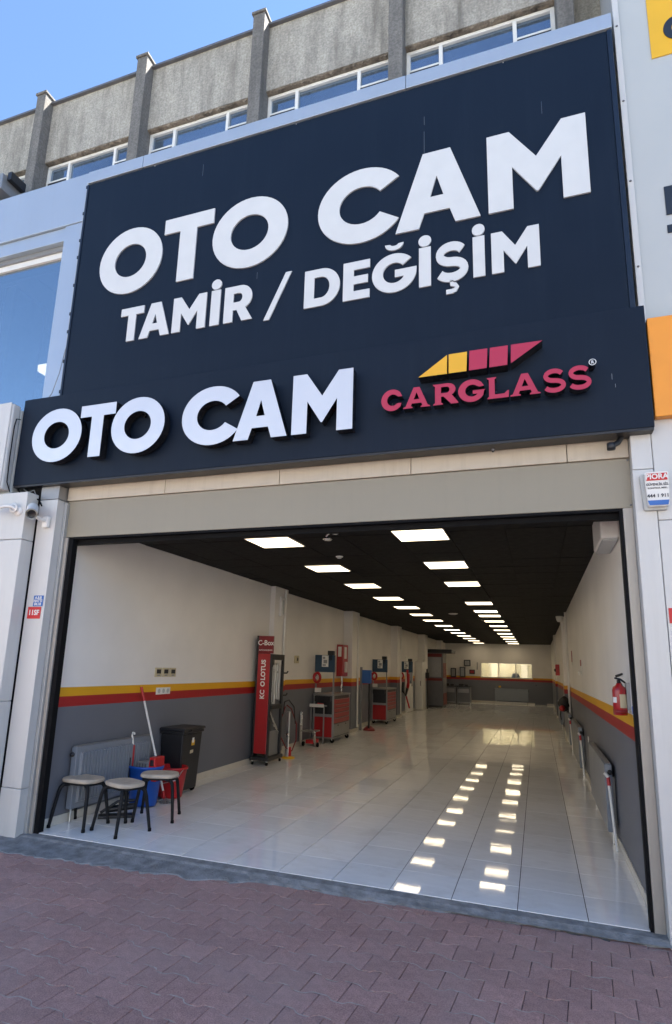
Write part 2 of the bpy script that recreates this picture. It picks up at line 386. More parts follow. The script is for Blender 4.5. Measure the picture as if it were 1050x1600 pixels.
def glyph(ch, x0, x1, z0, z1, y0, y1, mats, parent, label, name='letter'):
    mb = MB()
    for conts in G[ch]:
        if isinstance(conts, tuple):
            mb.ribbon(conts[0], conts[1], y0, y1, lambda x, z: (x0+(x1-x0)*x, z0+(z1-z0)*z)); continue
        mb.prism([[(x0+(x1-x0)*x, z0+(z1-z0)*z) for x, z in c] for c in conts], y0, y1, 0, 1)
    return obj(name, mb, mats, parent, label=label)

# ================================================================== GROUND
ZP = -.05                                     # top of the pavers
obj('ground', MB().box(-400, 400, -600, 700, -.30, -.18), ASPH, kind='structure')
pav = obj('pavement', MB().box(-16, 12, -7.5, .55, -.17, ZP-.010), SLAB, kind='structure')
obj('road', MB().box(-60, 60, -13, -7.7, -.178, -.172), ASPH, kind='structure')
obj('far_pavement', MB().box(-60, 60, -24, -13, -.17, -.03), M('pale_paving', (.42, .40, .36), .9, var=.2), kind='structure')
# the sunlit row of buildings across the street: never in view, but it lights the shaded front
opp = MB().box(-45, 45, -34, -24, -.1, 9.5)
opb = obj('opposite_building', opp, M('pale_render', (.74, .70, .63), .85, var=.08, scale=1), kind='structure')
for i in range(-10, 11):
    for z in (3.9, 6.9): obj('window', MB().box(i*4-.9, i*4+.9, -24.0, -23.97, z, z+1.6), UPGLASS, opb)
    obj('shop_window', MB().box(i*4-1.6, i*4+1.6, -24.0, -23.97, .3, 2.7), UPGLASS, opb)
obj('kerb', MB().box(-16, 12, -7.68, -7.503, -.175, ZP), GALV, kind='structure')
PL, PP, PA = .226, .192, .017                 # paver length, row pitch, interlock
def wave(t): # trapezoid wave, t in units of the paver length, +1 in the middle
    t = t % 1.0
    if t < .22: return -1
    if t < .36: return -1+2*(t-.22)/.14
    if t < .64: return 1
    if t < .78: return 1-2*(t-.64)/.14
    return -1
def paver_mesh(name):
    g = .0030; gx = .0016; ts = [0, .21, .35, .5, .65, .79, 1]
    bot = [((t-.5)*(PL-2*gx), -PP/2+g+PA*wave(min(max(t, .001), .999))) for t in ts]
    top = [((t-.5)*(PL-2*gx), PP/2-g-PA*wave(min(max(t, .001), .999))) for t in ts][::-1]
    out = bot+top; n = len(out); vs = []; ch = .003
    for k, (sc, z) in enumerate(((1, -.03), (1, -ch), (0, 0))):
        for x, y in out:
            if sc: vs.append((x, y, z))
            else: vs.append((x-math.copysign(ch, x) if abs(x) > PL*.3 else x, y-math.copysign(ch, y), z))
    fs = []
    for k in range(2):
        for i in range(n): j = (i+1) % n; fs.append((k*n+i, k*n+j, (k+1)*n+j, (k+1)*n+i))
    m = len(bot); o = 2*n
    for i in range(m-1): fs.append((o+i, o+i+1, o+n-2-i, o+n-1-i))
    mb = MB(); mb.add(vs, fs); return mb
pm = paver_mesh('paver'); pme = pm.mesh('paver', PAVER)
far_pav = MB(); n_pav = 0
rot = Matrix.Rotation(R(-4.5), 4, 'Z')
for r in range(-44, 14):
    for c in range(-80, 62):
        p = rot @ Vector(((c+(.5 if r % 2 else 0))*PL-1, r*PP-.62, 0))
        x, y = p.x, p.y
        if not (-11 < x < 6 and -7.3 < y < -.06): continue
        # in the photograph's view (a wedge of pavement before the shop)
        seen = y > -2.35 and x < .75+.25*(-y) and x > -5.35-(y+2.2)*.35 and x > -3.4-(y+2.5)*2.0 and not (y > -.28 and x < -2.7)
        z = ZP+random.uniform(-.002, .002)
        tilt = Euler((random.uniform(-.009, .009), random.uniform(-.009, .009), R(-4.5)+random.uniform(-.012, .012)))
        if seen and n_pav < 300:
            o = link('paver', pme, pav); n_pav += 1
            o.location = (x, y, z); o.rotation_euler = tilt
        elif x > -8.5 and x < 3.2 and y > -6:
            mt = Matrix.Translation((x, y, z)) @ tilt.to_matrix().to_4x4()
            far_pav.add([mt @ Vector(v) for v in pm.v], pm.f)
obj('paver_field', far_pav, PAVER, pav, kind='stuff')
# pale sand packed in the wavy joints between the rows
sandm = MB(); random.seed(31)
for r in range(-30, 5):
    pts = []
    for c in range(-26*12, 20*12):
        t = c/12; p = rot @ Vector((t*PL-1, (r+.5)*PP-.62, 0))
        dy = -PA*wave(t-(.5 if r % 2 else 0)+.5)
        pts.append((p.x, p.y+dy))
    wd = [.0036+.0018*math.sin(k*.11+r)+random.uniform(-.0006, .0014) for k in range(len(pts))]
    vs = []
    for (x, y), w_ in zip(pts, wd): vs += [(x, y-w_, ZP-.0022+w_*.3), (x, y+w_, ZP-.0022+w_*.3)]
    fs = [(2*k, 2*k+2, 2*k+3, 2*k+1) for k in range(len(pts)-1) if -6.2 < pts[k][0] < 2.2 and -5.5 < pts[k][1] < -.12 and wd[k] > .0012]
    sandm.add(vs, fs)
obj('joint_sand', sandm, M('pale_joint_sand', (.37, .31, .265), .95, var=.3, scale=25, bump=.4, bscale=150), pav, kind='stuff')

# concrete apron between the pavers and the shop floor, with a ragged outer edge
ap = MB(); xs = [-9+i*.06 for i in range(int(13.2/.06))]; vs = []
random.seed(3)
jit = 0
for x in xs:
    jit = jit*.7+random.uniform(-.022, .022)
    if x < -4.2: e = -.47
    elif x < -2.75: e = -.46+.10*(x+4.2)/1.45
    elif x < -2.55: e = -.36+.17*(x+2.75)/.2
    else: e = -.19+.06*(x+2.55)/3
    e += jit*(2.2 if x < -2.7 else .8)
    k = random.uniform(-.003, .003)
    vs += [(x, .02, -.004), (x, -.085, -.010+k*.3), (x, -.11, -.022+k*.5), (x, -.15 if x > -2.6 else -.22, -.034+k), (x, e+.03, ZP+.008+k), (x, e, ZP-.02)]
fs = []
for i in range(len(xs)-1):
    for k in range(5): a = i*6+k; fs.append((a, a+1, a+7, a+6))
ap.add(vs, fs, 0, False)
APR = M('rough_mortar', (.20, .20, .20), .9, var=.42, scale=11, bump=.8, bscale=60)
obj('threshold_apron', ap, APR, kind='structure')

# ================================================================== INTERIOR SHELL
XL, XL2, XR, HC, YB = -5.066, -5.20, .448, 3.186, 29.8
fl = obj('floor', MB().box(-5.4, .55, .001, YB+.1, -.15, -.006), M('tile_grout', (.07, .065, .06), .9, var=.2, scale=20), kind='structure')
TW, TD, GX, GY = .48, .5737, .0064, .0046
cols = [(0, XR)]+[(-TW*(i+1), -TW*i) for i in range(10)]+[(-5.3, -4.8)]
rows = [(0, .502)]+[(.502+TD*i, .502+TD*(i+1)) for i in range(52)]
cache = {}; rest = MB(); nt_ = 0
for j, (y0, y1) in enumerate(rows):
    for i, (x0, x1) in enumerate(cols):
        wx, wy = x1-x0, min(y1, YB)-y0
        if wy <= 0: continue
        cx, cy = (x0+x1)/2, y0+wy/2
        if j < 24 and nt_ < 290:
            key = (round(wx, 3), round(wy, 3))
            if key not in cache: cache[key] = MB().box(-wx/2+GX/2, wx/2-GX/2, -wy/2+GY/2, wy/2-GY/2, -.008, 0).mesh('floor_tile', TILE)
            o = link('floor_tile', cache[key], fl); nt_ += 1
            o.location = (cx, cy, random.uniform(-.0003, .0003)); o.rotation_euler = (random.uniform(-.0022, .0022), random.uniform(-.0022, .0022), 0)
        else:
            mt = Matrix.Translation((cx, cy, 0)) @ Euler((random.uniform(-.002, .002), random.uniform(-.002, .002), 0)).to_matrix().to_4x4()
            rest.box(-wx/2+GX/2, wx/2-GX/2, -wy/2+GY/2, wy/2-GY/2, -.008, 0, 0, mt)
obj('far_floor_tiles', rest, TILE, fl, kind='stuff')

ce = obj('ceiling', MB().box(-5.45, .6, .13, YB+.1, HC+.012, HC+.2), CEILB, kind='structure')
CP = .606; cx0 = -1.443-CP/2; rest = MB(); cache = {}; nc = 0
for j in range(49):
    y0 = .14+CP*j
    for i in range(-6, 4):
        x0 = max(cx0+CP*i, -5.26); x1 = min(cx0+CP*(i+1), XR+.02)
        if x1-x0 < .03: continue
        wx = x1-x0; cx, cy = (x0+x1)/2, y0+CP/2
        if nc < 290:
            key = round(wx, 3)
            if key not in cache: cache[key] = MB().box(-wx/2+.004, wx/2-.004, -CP/2+.004, CP/2-.004, 0, .014).mesh('ceiling_tile', CEILT)
            o = link('ceiling_tile', cache[key], ce); nc += 1
            o.location = (cx, cy, HC+random.uniform(-.002, .002)); o.rotation_euler = (random.uniform(-.004, .004), random.uniform(-.004, .004), 0)
        else: rest.box(x0+.004, x1-.004, y0+.004, y0+CP-.004, HC, HC+.014)
obj('far_ceiling_tiles', rest, CEILT, ce, kind='stuff')

lw = obj('left_wall', MB().box(XL-.3, XL, .06, 5.36, -.1, HC+.2).box(XL2-.3, XL2, 5.36, YB+.2, -.1, HC+.2), PAINT, kind='structure')
rw = obj('right_wall', MB().box(XR, XR+.3, .06, YB+.2, -.1, HC+.2), PAINT, kind='structure')
WX0, WX1, WZ0, WZ1 = -3.23, -.56, 1.37, 2.13
bw = obj('back_wall', MB().box(XL2-.3, XR+.3, YB, YB+.15, -.1, WZ0).box(XL2-.3, XR+.3, YB, YB+.15, WZ1, HC+.2).box(XL2-.3, WX0, YB, YB+.15, WZ0, WZ1).box(WX1, XR+.3, YB, YB+.15, WZ0, WZ1), PAINT, kind='structure')
sk = .09
obj('skirting', MB().box(XL, XL+.012, .06, 5.36, .001, sk), SKIRT, lw, bevel=.002)
obj('skirting', MB().box(XL2, XL2+.012, 5.36, YB, .001, sk), SKIRT, lw)
obj('skirting', MB().box(XR-.012, XR, .06, YB, .001, sk), SKIRT, rw, bevel=.002)
obj('skirting', MB().box(XL2, XR, YB-.012, YB, .001, sk), SKIRT, bw)
for y0, y1, xo in ((5.38, 6.02, -4.975), (10.5, 11.15, -4.95), (16.1, 16.8, -4.95), (21.4, 22.2, -4.92), (26.6, 27.2, -4.95)):
    p = obj('left_pilaster', MB().box(XL2-.1, xo, y0, y1, 0, HC+.1), PAINT, bevel=.004, kind='structure')
    obj('skirting', MB().box(XL2+.013, xo+.012, y0-.012, y1+.012, .001, sk), SKIRT, p)
for y0, y1 in ((12.1, 12.7), (20.5, 21.1)):
    p = obj('right_pilaster', MB().box(XR-.075, XR+.1, y0, y1, 0, HC+.1), PAINT, bevel=.004, kind='structure')
    obj('skirting', MB().box(XR-.087, XR-.013, y0-.012, y1+.012, .001, sk), SKIRT, p)
# office beyond the back wall
off = MB().box(WX0-.6, WX1+.6, YB+2.6, YB+2.75, 0, 3).box(WX0-.75, WX0-.6, YB+.15, YB+2.75, 0, 3).box(WX1+.6, WX1+.75, YB+.15, YB+2.75, 0, 3).box(WX0-.75, WX1+.75, YB+.15, YB+2.75, 3, 3.1).box(WX0-.75, WX1+.75, YB+.15, YB+2.75, -.1, 0)
obj('office_room', off, PLASTER, kind='structure')
ol = thing('ceiling_light', 'lit panel on the ceiling of the small office behind the back window', 'ceiling light', (-2.2, YB+1.3, 3))
obj('frame', MB().box(-2.92, -1.48, YB+.98, YB+1.62, 2.985, 2.999), FRAMEW, ol)
obj('diffuser', MB().box(-2.9, -1.5, YB+1, YB+1.6, 2.975, 2.984), EMIT2, ol)
dk = thing('office_desk', 'dim desk seen through the lit window in the far back wall', 'desk', (-2., YB+1.9, 0))
obj('desk_top', MB().box(-2.7, -.9, YB+1.5, YB+2.3, 1.36, 1.40), CREAM, dk)
for x in (-2.62, -1.0): obj('leg', MB().box(x-.04, x+.04, YB+1.6, YB+2.2, 0, 1.36), GALV, dk)
ch = thing('office_chair', 'dark office chair back behind the lit rear window', 'chair', (-1.45, YB+1.2, 0))
obj('backrest', MB().lathe([(0, 1.2), (.2, 1.22), (.22, 1.45), (.15, 1.6), (0, 1.62)], 14, c=(-1.45, YB+1.1, 0), sy=.35), BLACK, ch)
obj('seat', MB().lathe([(0, 1.05), (.26, 1.06), (.26, 1.12), (0, 1.14)], 14, c=(-1.45, YB+1.25, 0)), BLACK, ch)
obj('stem', MB().tube([(-1.45, YB+1.25, .0), (-1.45, YB+1.25, 1.05)], .04), GALV, ch)
win = thing('office_window', 'bright lit office window in three lights in the far back wall', 'window', (-1.9, YB, WZ0))
fr = obj('frame', MB().box(WX0-.04, WX1+.04, YB-.02, YB+.04, WZ0-.04, WZ0+.01).box(WX0-.04, WX1+.04, YB-.02, YB+.04, WZ1-.01, WZ1+.04).box(WX0-.04, WX0+.01, YB-.02, YB+.04, WZ0+.01, WZ1-.01).box(WX1-.01, WX1+.04, YB-.02, YB+.04, WZ0+.01, WZ1-.01), POLEW, win)
for x in (-2.29, -1.39): obj('mullion', MB().box(x-.025, x+.025, YB-.018, YB+.04, WZ0+.01, WZ1-.01), POLEW, win)
for a, b in ((WX0+.01, -2.315), (-2.265, -1.415), (-1.365, WX1-.01)): obj('pane', MB().box(a, b, YB+.005, YB+.011, WZ0+.01, WZ1-.01), CLEAR, win)

# ================================================================== CEILING LIGHTS
ORD = ['first', 'second', 'third', 'fourth', 'fifth', 'sixth', 'seventh', 'eighth', 'ninth', 'tenth', 'eleventh', 'twelfth', 'thirteenth', 'last']
LY = [1.5, 3.5, 5.5, 7.55, 9.5, 11.5, 13.5, 15.8, 17.9, 19.8, 21.9, 24.1, 26.3, 28.9]
RY = [1.44, 3.46, 5.45, 8.6, 10.5, 11.8, 13.7, 15.7, 17.8, 20.0, 22.1, 24.2, 26.6, 28.9]
proto = None
for side, x, ys in (('left', -3.26, LY), ('right', -1.443, RY)):
    for k, y in enumerate(ys):
        lab = f'{ORD[k]} lit square panel from the entrance in the {side} row on the black ceiling'
        if proto is None:
            proto = thing('ceiling_light', lab, 'ceiling light', (x, y, HC), group='lit square panels in two rows on the black ceiling')
            s, q = .285, .277
            obj('frame', MB().box(-s, s, -s, -q, -.012, -.003).box(-s, s, q, s, -.012, -.003).box(-s, -q, -q, q, -.012, -.003).box(q, s, -q, q, -.012, -.003), FRAMEW, proto, local=True)
            obj('diffuser', MB().box(-q, q, -q, q, -.009, -.004), EMIT, proto, local=True)
        else: dup(proto, (x, y, HC), label=lab)

# ================================================================== UPPER CONCRETE BUILDING
cb = thing('concrete_building', 'weathered grey concrete upper storey with ribs above the navy sign', 'building', (-5, 3, 8))
obj('rear_wall', MB().box(-5.49, 1.6, 1.0, 32, 3.45, 10.0).box(-16, -5.491, 1.0, 32, 7.85, 10.0), CONC, cb)
obj('side_block', MB().box(-16, -5.52, .91, 32, -.1, 3.44).box(.76, 1.6, .9, 32, -.1, 3.44), CONC, cb)
obj('back_block', MB().box(-5.49, .755, 32.7, 34, -.1, 3.44), CONC, cb)
pitchc = 1.835; bays = [-5.215+pitchc*i for i in range(-5, 4)]
ZW0, ZW1, ZT = 8.2, 9.0, 10.03
for i, xc in enumerate(bays[:-1]):
    a, b = xc+.085, bays[i+1]-.085
    mb = MB(); nx, nz = 10, 6
    mb.box(a, b, .60, .999, ZW1, ZT)
    obj('parapet_panel', mb, CONC, cb)
    # broken lower edge of the panel: rough spalled lumps under the lintel
    random.seed(40+i); lm = MB(); vs = []; n = 46
    for k in range(n):
        x = a+(b-a)*k/(n-1); dz = random.choice([0, 0, .004, .014, .03])*random.random()
        vs += [(x, .603+random.uniform(0, .012), ZW1-.001), (x, .61+random.uniform(0, .02), ZW1-.006-dz), (x, .675, ZW1-.004-dz*.6), (x, .675, ZW1-.001)]
    fs = [(k*4+q, k*4+q+1, k*4+q+5, k*4+q+4) for k in range(n-1) for q in range(3)]
    lm.add(vs, [t[::-1] for t in fs]); obj('spalled_lintel_edge', lm, SPALL, cb)
    wn = obj('window', MB().box(a, b, .675, .74, ZW1-.055, ZW1-.012).box(a, a+.045, .675, .74, ZW0, ZW1-.055).box(b-.045, b, .675, .74, ZW0, ZW1-.055), FRAMEW, cb, bevel=.004)
    m1, m2 = a+(b-a)*.245, a+(b-a)*.745
    for m_ in (m1, m2): obj('mullion', MB().box(m_-.022, m_+.022, .672, .74, ZW0, ZW1-.056), FRAMEW, wn, bevel=.004)
    for q, (p0, p1) in enumerate(((a+.045, m1-.022), (m1+.022, m2-.022), (m2+.022, b-.045))):
        obj('pane', MB().box(p0, p1, .708, .716, ZW0, ZW1-.056), UPGLASS, wn)
        if q != 1: # opening casement with its own bottom rail and gasket
            obj('casement_rail', MB().box(p0, p1, .665, .69, 8.672, 8.698), FRAMEW, wn, bevel=.003)
            obj('gasket', MB().box(p0, p1, .668, .70, 8.640, 8.671), BLACK, wn)
    obj('dim_room_sheet', MB().box(a, b, .80, .82, ZW0-.2, ZW1), DIM_SHEET, cb)  # thin sheet behind the panes, room's dimness put into its colour
for xc in bays:
    c = obj('column', MB().box(xc-.085, xc+.085, .44, .999, 3.46, 10.11), CONCD, cb, bevel=.008)
    obj('column_cap', MB().box(xc-.104, xc+.104, .42, .9, 10.112, 10.15), CONCD, c, bevel=.006)
obj('coping', MB().box(-16, 1.6, .555, 1.1, ZT+.001, ZT+.035), DGREY, cb)
du = thing('roof_duct', 'grey metal duct sticking out of the concrete wall at the left', 'duct', (-7.6, .3, 8.3))
obj('duct_body', MB().box(-9.6, -6.98, -.02, .59, 8.02, 8.27), GALV, du, bevel=.01)
obj('end_bracket', MB().box(-6.975, -6.90, .05, .3, 8.20, 8.33), BLACK, du, bevel=.004)

# ================================================================== SHOPFRONT: posts, rails, lintel
sf = thing('shopfront', 'beige and white metal shopfront frame around the open garage bay', 'shopfront', (-2.3, 0, 0))
obj('front_wall', MB().box(-5.50, .64, .13, .95, 3.46, 7.62), CONC, sf)
obj('lintel_panel', MB().box(-5.12, .487, -.012, .018, 2.998, 3.405), TAUPE, sf, bevel=.003)
xs = [-5.12, -3.85, -2.55, -1.265, .03, .487]
for a, b in zip(xs, xs[1:]): obj('fascia_panel', MB().box(a+.003, b-.003, -.03, .018, 3.410, 3.70), BEIGE, sf, bevel=.003)
obj('bottom_trim', MB().box(-5.055, .41, -.010, .05, 2.975, 2.996), RUBBER, sf)
obj('shutter_box', MB().box(-5.2, .6, .055, .128, 2.93, 3.45), RUBBER, sf)
obj('post', MB().box(-5.385, -5.133, -.15, .05, .42, 3.40), ACPW, sf, bevel=.006)
obj('post_base', MB().box(-5.388, -5.130, -.153, .05, -.06, .416), ACPW, sf, bevel=.006)
obj('post_head', MB().box(-5.385, -5.133, -.148, .05, 3.405, 3.70), GALV, sf, bevel=.004)
obj('corner_trim', MB().box(-5.130, -5.090, -.055, .05, -.05, 3.38), TRIMA, sf, bevel=.004)
obj('guide_rail', MB().box(-5.087, -5.046, -.03, .05, -.02, 2.99), RAILM, sf, bevel=.003)
obj('guide_seal', MB().box(-5.044, -4.985, -.012, .06, -.012, 2.974), RUBBER, sf)
obj('post', MB().box(.486, .632, -.12, .05, -.06, 3.27), ACPW, sf, bevel=.006)
obj('post_head', MB().box(.489, .632, -.118, .05, 3.274, 3.70), ACPW, sf, bevel=.004)
obj('guide_rail', MB().box(.414, .484, -.012, .05, -.03, 2.997), RAILM, sf, bevel=.003)
obj('guide_seal', MB().box(.388, .411, -.008, .06, -.012, 2.974), RUBBER, sf)
obj('gap_filler', MB().box(-5.62, -5.3885, -.135, .05, -.1, 3.7), RUBBER, sf)
for x, z in ((-5.10, 3.02), (.475, 3.39), (.475, 3.02)):
    obj('screw', MB().lathe([(0, .004), (.008, .003), (.009, 0)], 8, c=(x, -.014, z), mt=Matrix.Rotation(R(90), 4, 'X')), DGREY, sf)
br = thing('sign_bracket', 'short black arm under the right end of the lower sign', 'bracket', (.4, -.1, 3.5))
obj('arm', MB().tube([(.44, -.10, 3.57), (.40, -.13, 3.50), (.36, -.16, 3.47)], .022), BLACK, br)
obj('knuckle', MB().lathe([(0, -.03), (.032, -.026), (.032, .026), (0, .03)], 10, c=(.345, -.165, 3.462)), BLACK, br)
dtc = thing('door_sensor', 'tiny round sensor under the lower sign edge', 'sensor', (-.55, -.12, 3.56))
obj('housing', MB().lathe([(0, -.015), (.014, -.014), (.016, .0), (.016, .02)], 12, c=(-.55, -.1, 3.548)), DGREY, dtc)
obj('lens', MB().lathe([(0, -.012), (.008, -.006), (.009, 0)], 10, c=(-.55, -.1, 3.532)), BLACK, dtc)

# ================================================================== UPPER SIGN
us = thing('upper_sign', 'large navy billboard reading OTO CAM TAMİR / DEĞİŞİM in white letters', 'sign', (-2.3, -.03, 6.2))
UX0, UX1, UZ0, UZ1 = -5.375, .575, 4.3, 7.588
obj('sign_panel', MB().box(UX0, UX1, -.045, .03, UZ0, UZ1), NAVY, us)
obj('side_frame', MB().box(UX1+.002, UX1+.045, -.055, .03, UZ0, UZ1), M('dark_navy_frame', (.006, .011, .024), .35), us, bevel=.003)
obj('side_frame', MB().box(UX0-.03, UX0-.002, -.055, .03, UZ0, UZ1), M('dark_navy_edge', (.006, .011, .024), .35), us, bevel=.003)
obj('edge_strip', MB().box(-5.445, -5.412, -.02, .03, UZ0, 7.66), ACPG, us)
for k in range(9): obj('clip', MB().box(-5.450, -5.40, -.028, -.021, 4.75+k*.34+.05*(k % 3), 4.79+k*.34+.05*(k % 3)), BLACK, us)
for a, b in ((-5.40, -4.57), (-4.568, -1.315), (-1.313, .625)):
    obj('flashing', MB().box(a+.002, b-.002, -.062, .55, 7.602, 7.768), ACP, us, bevel=.004)
obj('shadow_gap', MB().box(UX0-.03, UX1+.045, -.02, .03, UZ1+.0005, 7.6015), RUBBER, us)
random.seed(5)
for x in (-4.4, -2.55, -.35): obj('rivet', MB().box(x, x+.007, -.050, -.046, 7.572, 7.584), POLEW, us)
for x, z0, z1 in ((-3.71, 7.24, 7.40), (-1.13, 6.76, 7.02), (-1.128, 7.10, 7.2), (-.02, 6.86, 7.0), (-2.92, 5.72, 5.80)):
    obj('scratch', MB().box(x, x+.0035, -.0462, -.0455, z0, z1), TICK, us)
def row(specs, z0, z1, y0, y1, mats, parent, word):
    for ch, x0, x1 in specs:
        dz = .012 if ch in 'OC' else 0
        glyph(ch, x0, x1, z0-dz, z1+dz, y0, y1, mats, parent, f'{word} {"dotted I" if ch == "I" else ch if ch != "/" else "slash"}')
L2 = (WHITE, GREY_S)
row([('O', -5.036, -4.154), ('T', -4.145, -3.495), ('O', -3.493, -2.580), ('C', -2.239, -1.37), ('A', -1.413, -.599), ('M', -.526, .346)], 5.887, 6.735, -.062, -.0455, L2, us, 'big white letter')
row([('T', -4.638, -4.325), ('A', -4.364, -3.964), ('M', -3.932, -3.510), ('I', -3.452, -3.338), ('R', -3.285, -2.955), ('D', -2.359, -1.977), ('E', -1.943, -1.668), ('Ğ', -1.645, -1.222), ('I', -1.182, -1.068), ('Ş', -1.040, -.712), ('I', -.679, -.572), ('M', -.513, -.096)], 5.248, 5.672, -.060, -.0455, L2, us, 'small white letter')
row([('/', -2.81, -2.51)], 5.197, 5.719, -.058, -.0455, L2, us, 'thin white')

# ================================================================== LOWER SIGN BOX
ls = thing('lower_sign', 'projecting navy sign box with raised OTO CAM letters and a red logotype', 'sign', (-2.5, -.22, 4.1))
obj('sign_box', MB().box(-5.735, .648, -.22, -.058, 3.574, 4.606), NAVY, ls, bevel=.003)
obj('back_frame', MB().box(-5.70, .60, -.057, .0, 3.70, 4.28), BLACK, ls)
obj('bottom_lip', MB().box(-5.73, .643, -.215, -.06, 3.552, 3.572), BLACK, ls)
LC = (CHROME, BLACKS)
row([('O', -5.412, -4.739), ('T', -4.772, -4.317), ('O', -4.352, -3.701), ('C', -3.497, -2.86), ('A', -2.912, -2.356), ('M', -2.311, -1.726)], 3.768, 4.355, -.345, -.245, LC, ls, 'raised silver letter')
mb = MB()
for x in (-5.08, -4.54, -4.03, -3.3, -2.63, -2.2, -1.85):
    for z in (3.9, 4.2): mb.tube([(x, -.246, z), (x, -.219, z)], .012, 6)
obj('standoff_pins', mb, BLACKS, ls, kind='stuff')
LR2 = (LRED, BLACKS)
for ch_, x0, x1 in (('c', -1.464, -1.272), ('a', -1.262, -1.045), ('r', -1.005, -.812), ('g', -.802, -.585), ('l', -.562, -.400), ('a', -.380, -.163), ('s', -.137, .034), ('s', .050, .219)):
    dz = .006 if ch_ in 'cgs' else 0
    glyph(ch_, x0, x1, 3.896-dz, 4.085+dz, -.345, -.26, LR2, ls, f'raised crimson letter {ch_.upper()}')
mb = MB()
for x in (-1.38, -1.15, -.93, -.7, -.5, -.27, -.05, .13): mb.tube([(x, -.261, 3.99), (x, -.219, 3.99)], .01, 6)
obj('logotype_pins', mb, BLACKS, ls, kind='stuff')
for pts, mt in (([(-1.137, 4.173), (-.893, 4.173), (-.890, 4.348)], LYEL), ([(-.879, 4.174), (-.731, 4.174), (-.723, 4.352), (-.876, 4.350)], LYEL), ([(-.711, 4.176), (-.566, 4.178), (-.556, 4.355), (-.703, 4.356)], LRED), ([(-.545, 4.179), (-.402, 4.182), (-.392, 4.356), (-.536, 4.356)], LRED), ([(-.374, 4.190), (-.123, 4.356), (-.368, 4.357)], LRED)):
    obj('logo_pane', MB().prism([pts], -.345, -.2205, 0, 1), (mt, BLACKS), ls, label=('yellow' if mt is LYEL else 'crimson')+' slanted logo piece')
rg = obj('registered_mark', MB().prism([arc(.235, 4.108, .028, .028, 0, 360, 20)[:-1], arc(.235, 4.108, .022, .022, 0, 360, 20)[:-1][::-1]], -.345, -.26, 0, 1).tube([(.235, -.262, 4.108), (.235, -.219, 4.108)], .02, 8, 1), (WHITE, BLACKS), ls)
obj('mark_disc', MB().prism([arc(.235, 4.108, .0218, .0218, 0, 360, 20)[:-1]], -.340, -.262, 0, 0), BLACKS, ls)
text('R', .034, (.235, -.342, 4.108), '-y', WHITE, ls, .0015)
for k, (x, z, h) in enumerate(((.38, 4.0, .05), (.40, 3.93, .03))): obj('scratch', MB().box(x, x+.002, -.2212, -.2202, z, z+h), ACPG, ls)
# loose cables at the left end of the box
cbv = thing('loose_cables', 'tangle of black cables under the left end of the lower sign', 'cable', (-5.6, -.1, 3.5))
obj('cable', MB().tube([(-5.72, -.16, 3.55), (-5.62, -.19, 3.46), (-5.50, -.18, 3.45), (-5.38, -.17, 3.40), (-5.34, -.16, 3.33)], .008, 6), RUBBER, cbv)
obj('cable', MB().tube([(-5.66, -.15, 3.56), (-5.55, -.17, 3.50), (-5.47, -.17, 3.52), (-5.42, -.16, 3.42), (-5.35, -.16, 3.36)], .006, 6), GALV, cbv)
wc = tag(obj('hanging_cable', MB().tube([(-5.40, -.03, 5.45), (-5.43, -.035, 5.30), (-5.47, -.04, 5.0), (-5.53, -.05, 4.75), (-5.60, -.06, 4.63)], .005, 6), GALV), 'thin grey cable hanging beside the left edge of the large billboard', 'cable')

# ================================================================== LEFT NEIGHBOUR
ln = thing('left_neighbour', 'pale blue-grey clad neighbour facade with a big upper window, left edge', 'building', (-6.5, 0, 3))
obj('fascia_panel', MB().box(-13, -5.456, .0, .3, 7.123, 7.832), ACP, ln, bevel=.004)
obj('header_panel', MB().box(-13, -5.745, .03, .3, 6.925, 7.117), ACP, ln, bevel=.003)
obj('corner_panel', MB().box(-5.741, -5.474, .012, .3, 4.4, 7.117), ACP, ln, bevel=.003)
obj('soffit', MB().box(-13, -5.745, .10, .3, 6.86, 6.923), GALV, ln)
obj('roof', MB().box(-13, -5.46, .301, .99, 7.70, 7.825), GALV, ln)
obj('window_reveal', MB().box(-13, -5.745, .2, .3, 6.86, 6.95), GALV, ln)
nw = obj('window', MB().box(-13, -5.745, .13, .2, 6.78, 6.858).box(-5.80, -5.745, .13, .2, 4.2, 6.779), POLEW, ln)
obj('pane', MB().box(-13, -5.802, .16, .17, 4.2, 6.778), GLASS, nw)
SHW = M('showroom_wall', (.30, .31, .32), .8); SHC = M('showroom_ceiling', (.50, .52, .54), .8, rnd=.06)
obj('room_wall', MB().box(-13.2, -13.05, .2, 8, 4.0, 7.0).box(-13.2, -5.55, 8, 8.15, 4.0, 7.0).box(-5.60, -5.50, .301, 8, 4.0, 7.0).box(-13.2, -5.6, .301, 8, 3.95, 4.05).box(-13.2, -5.6, .31, 8, 6.86, 6.9), SHW, ln)
cme = MB().box(-.44, .44, -.44, .44, 0, .02).mesh('ceiling_tile', SHC)
for i in range(8):
    for j in range(8):
        o = link('ceiling_tile', cme, ln); o.location = Vector((-6.1-i*.9, .80+j*.9, 6.80))-ln.location
ll = thing('ceiling_light', 'lit ceiling panel seen through the big upper window at the left', 'ceiling light', (-8.4, 2.5, 6.79))
obj('diffuser', MB().box(-8.62, -8.15, 2.32, 2.75, 6.782, 6.788), EMIT, ll)
obj('frame', MB().box(-8.65, -8.12, 2.29, 2.78, 6.789, 6.797), FRAMEW, ll)
obj('lower_wall', MB().box(-13, -5.50, .06, .9, -.1, 4.2), ACPW, ln)
sb = thing('white_sign_box', 'plain white light box sign beside the left end of the navy sign', 'sign', (-6.5, -.2, 4))
obj('box_face', MB().box(-9, -5.775, -.36, -.345, 3.50, 4.53), ACPW, sb, bevel=.01)
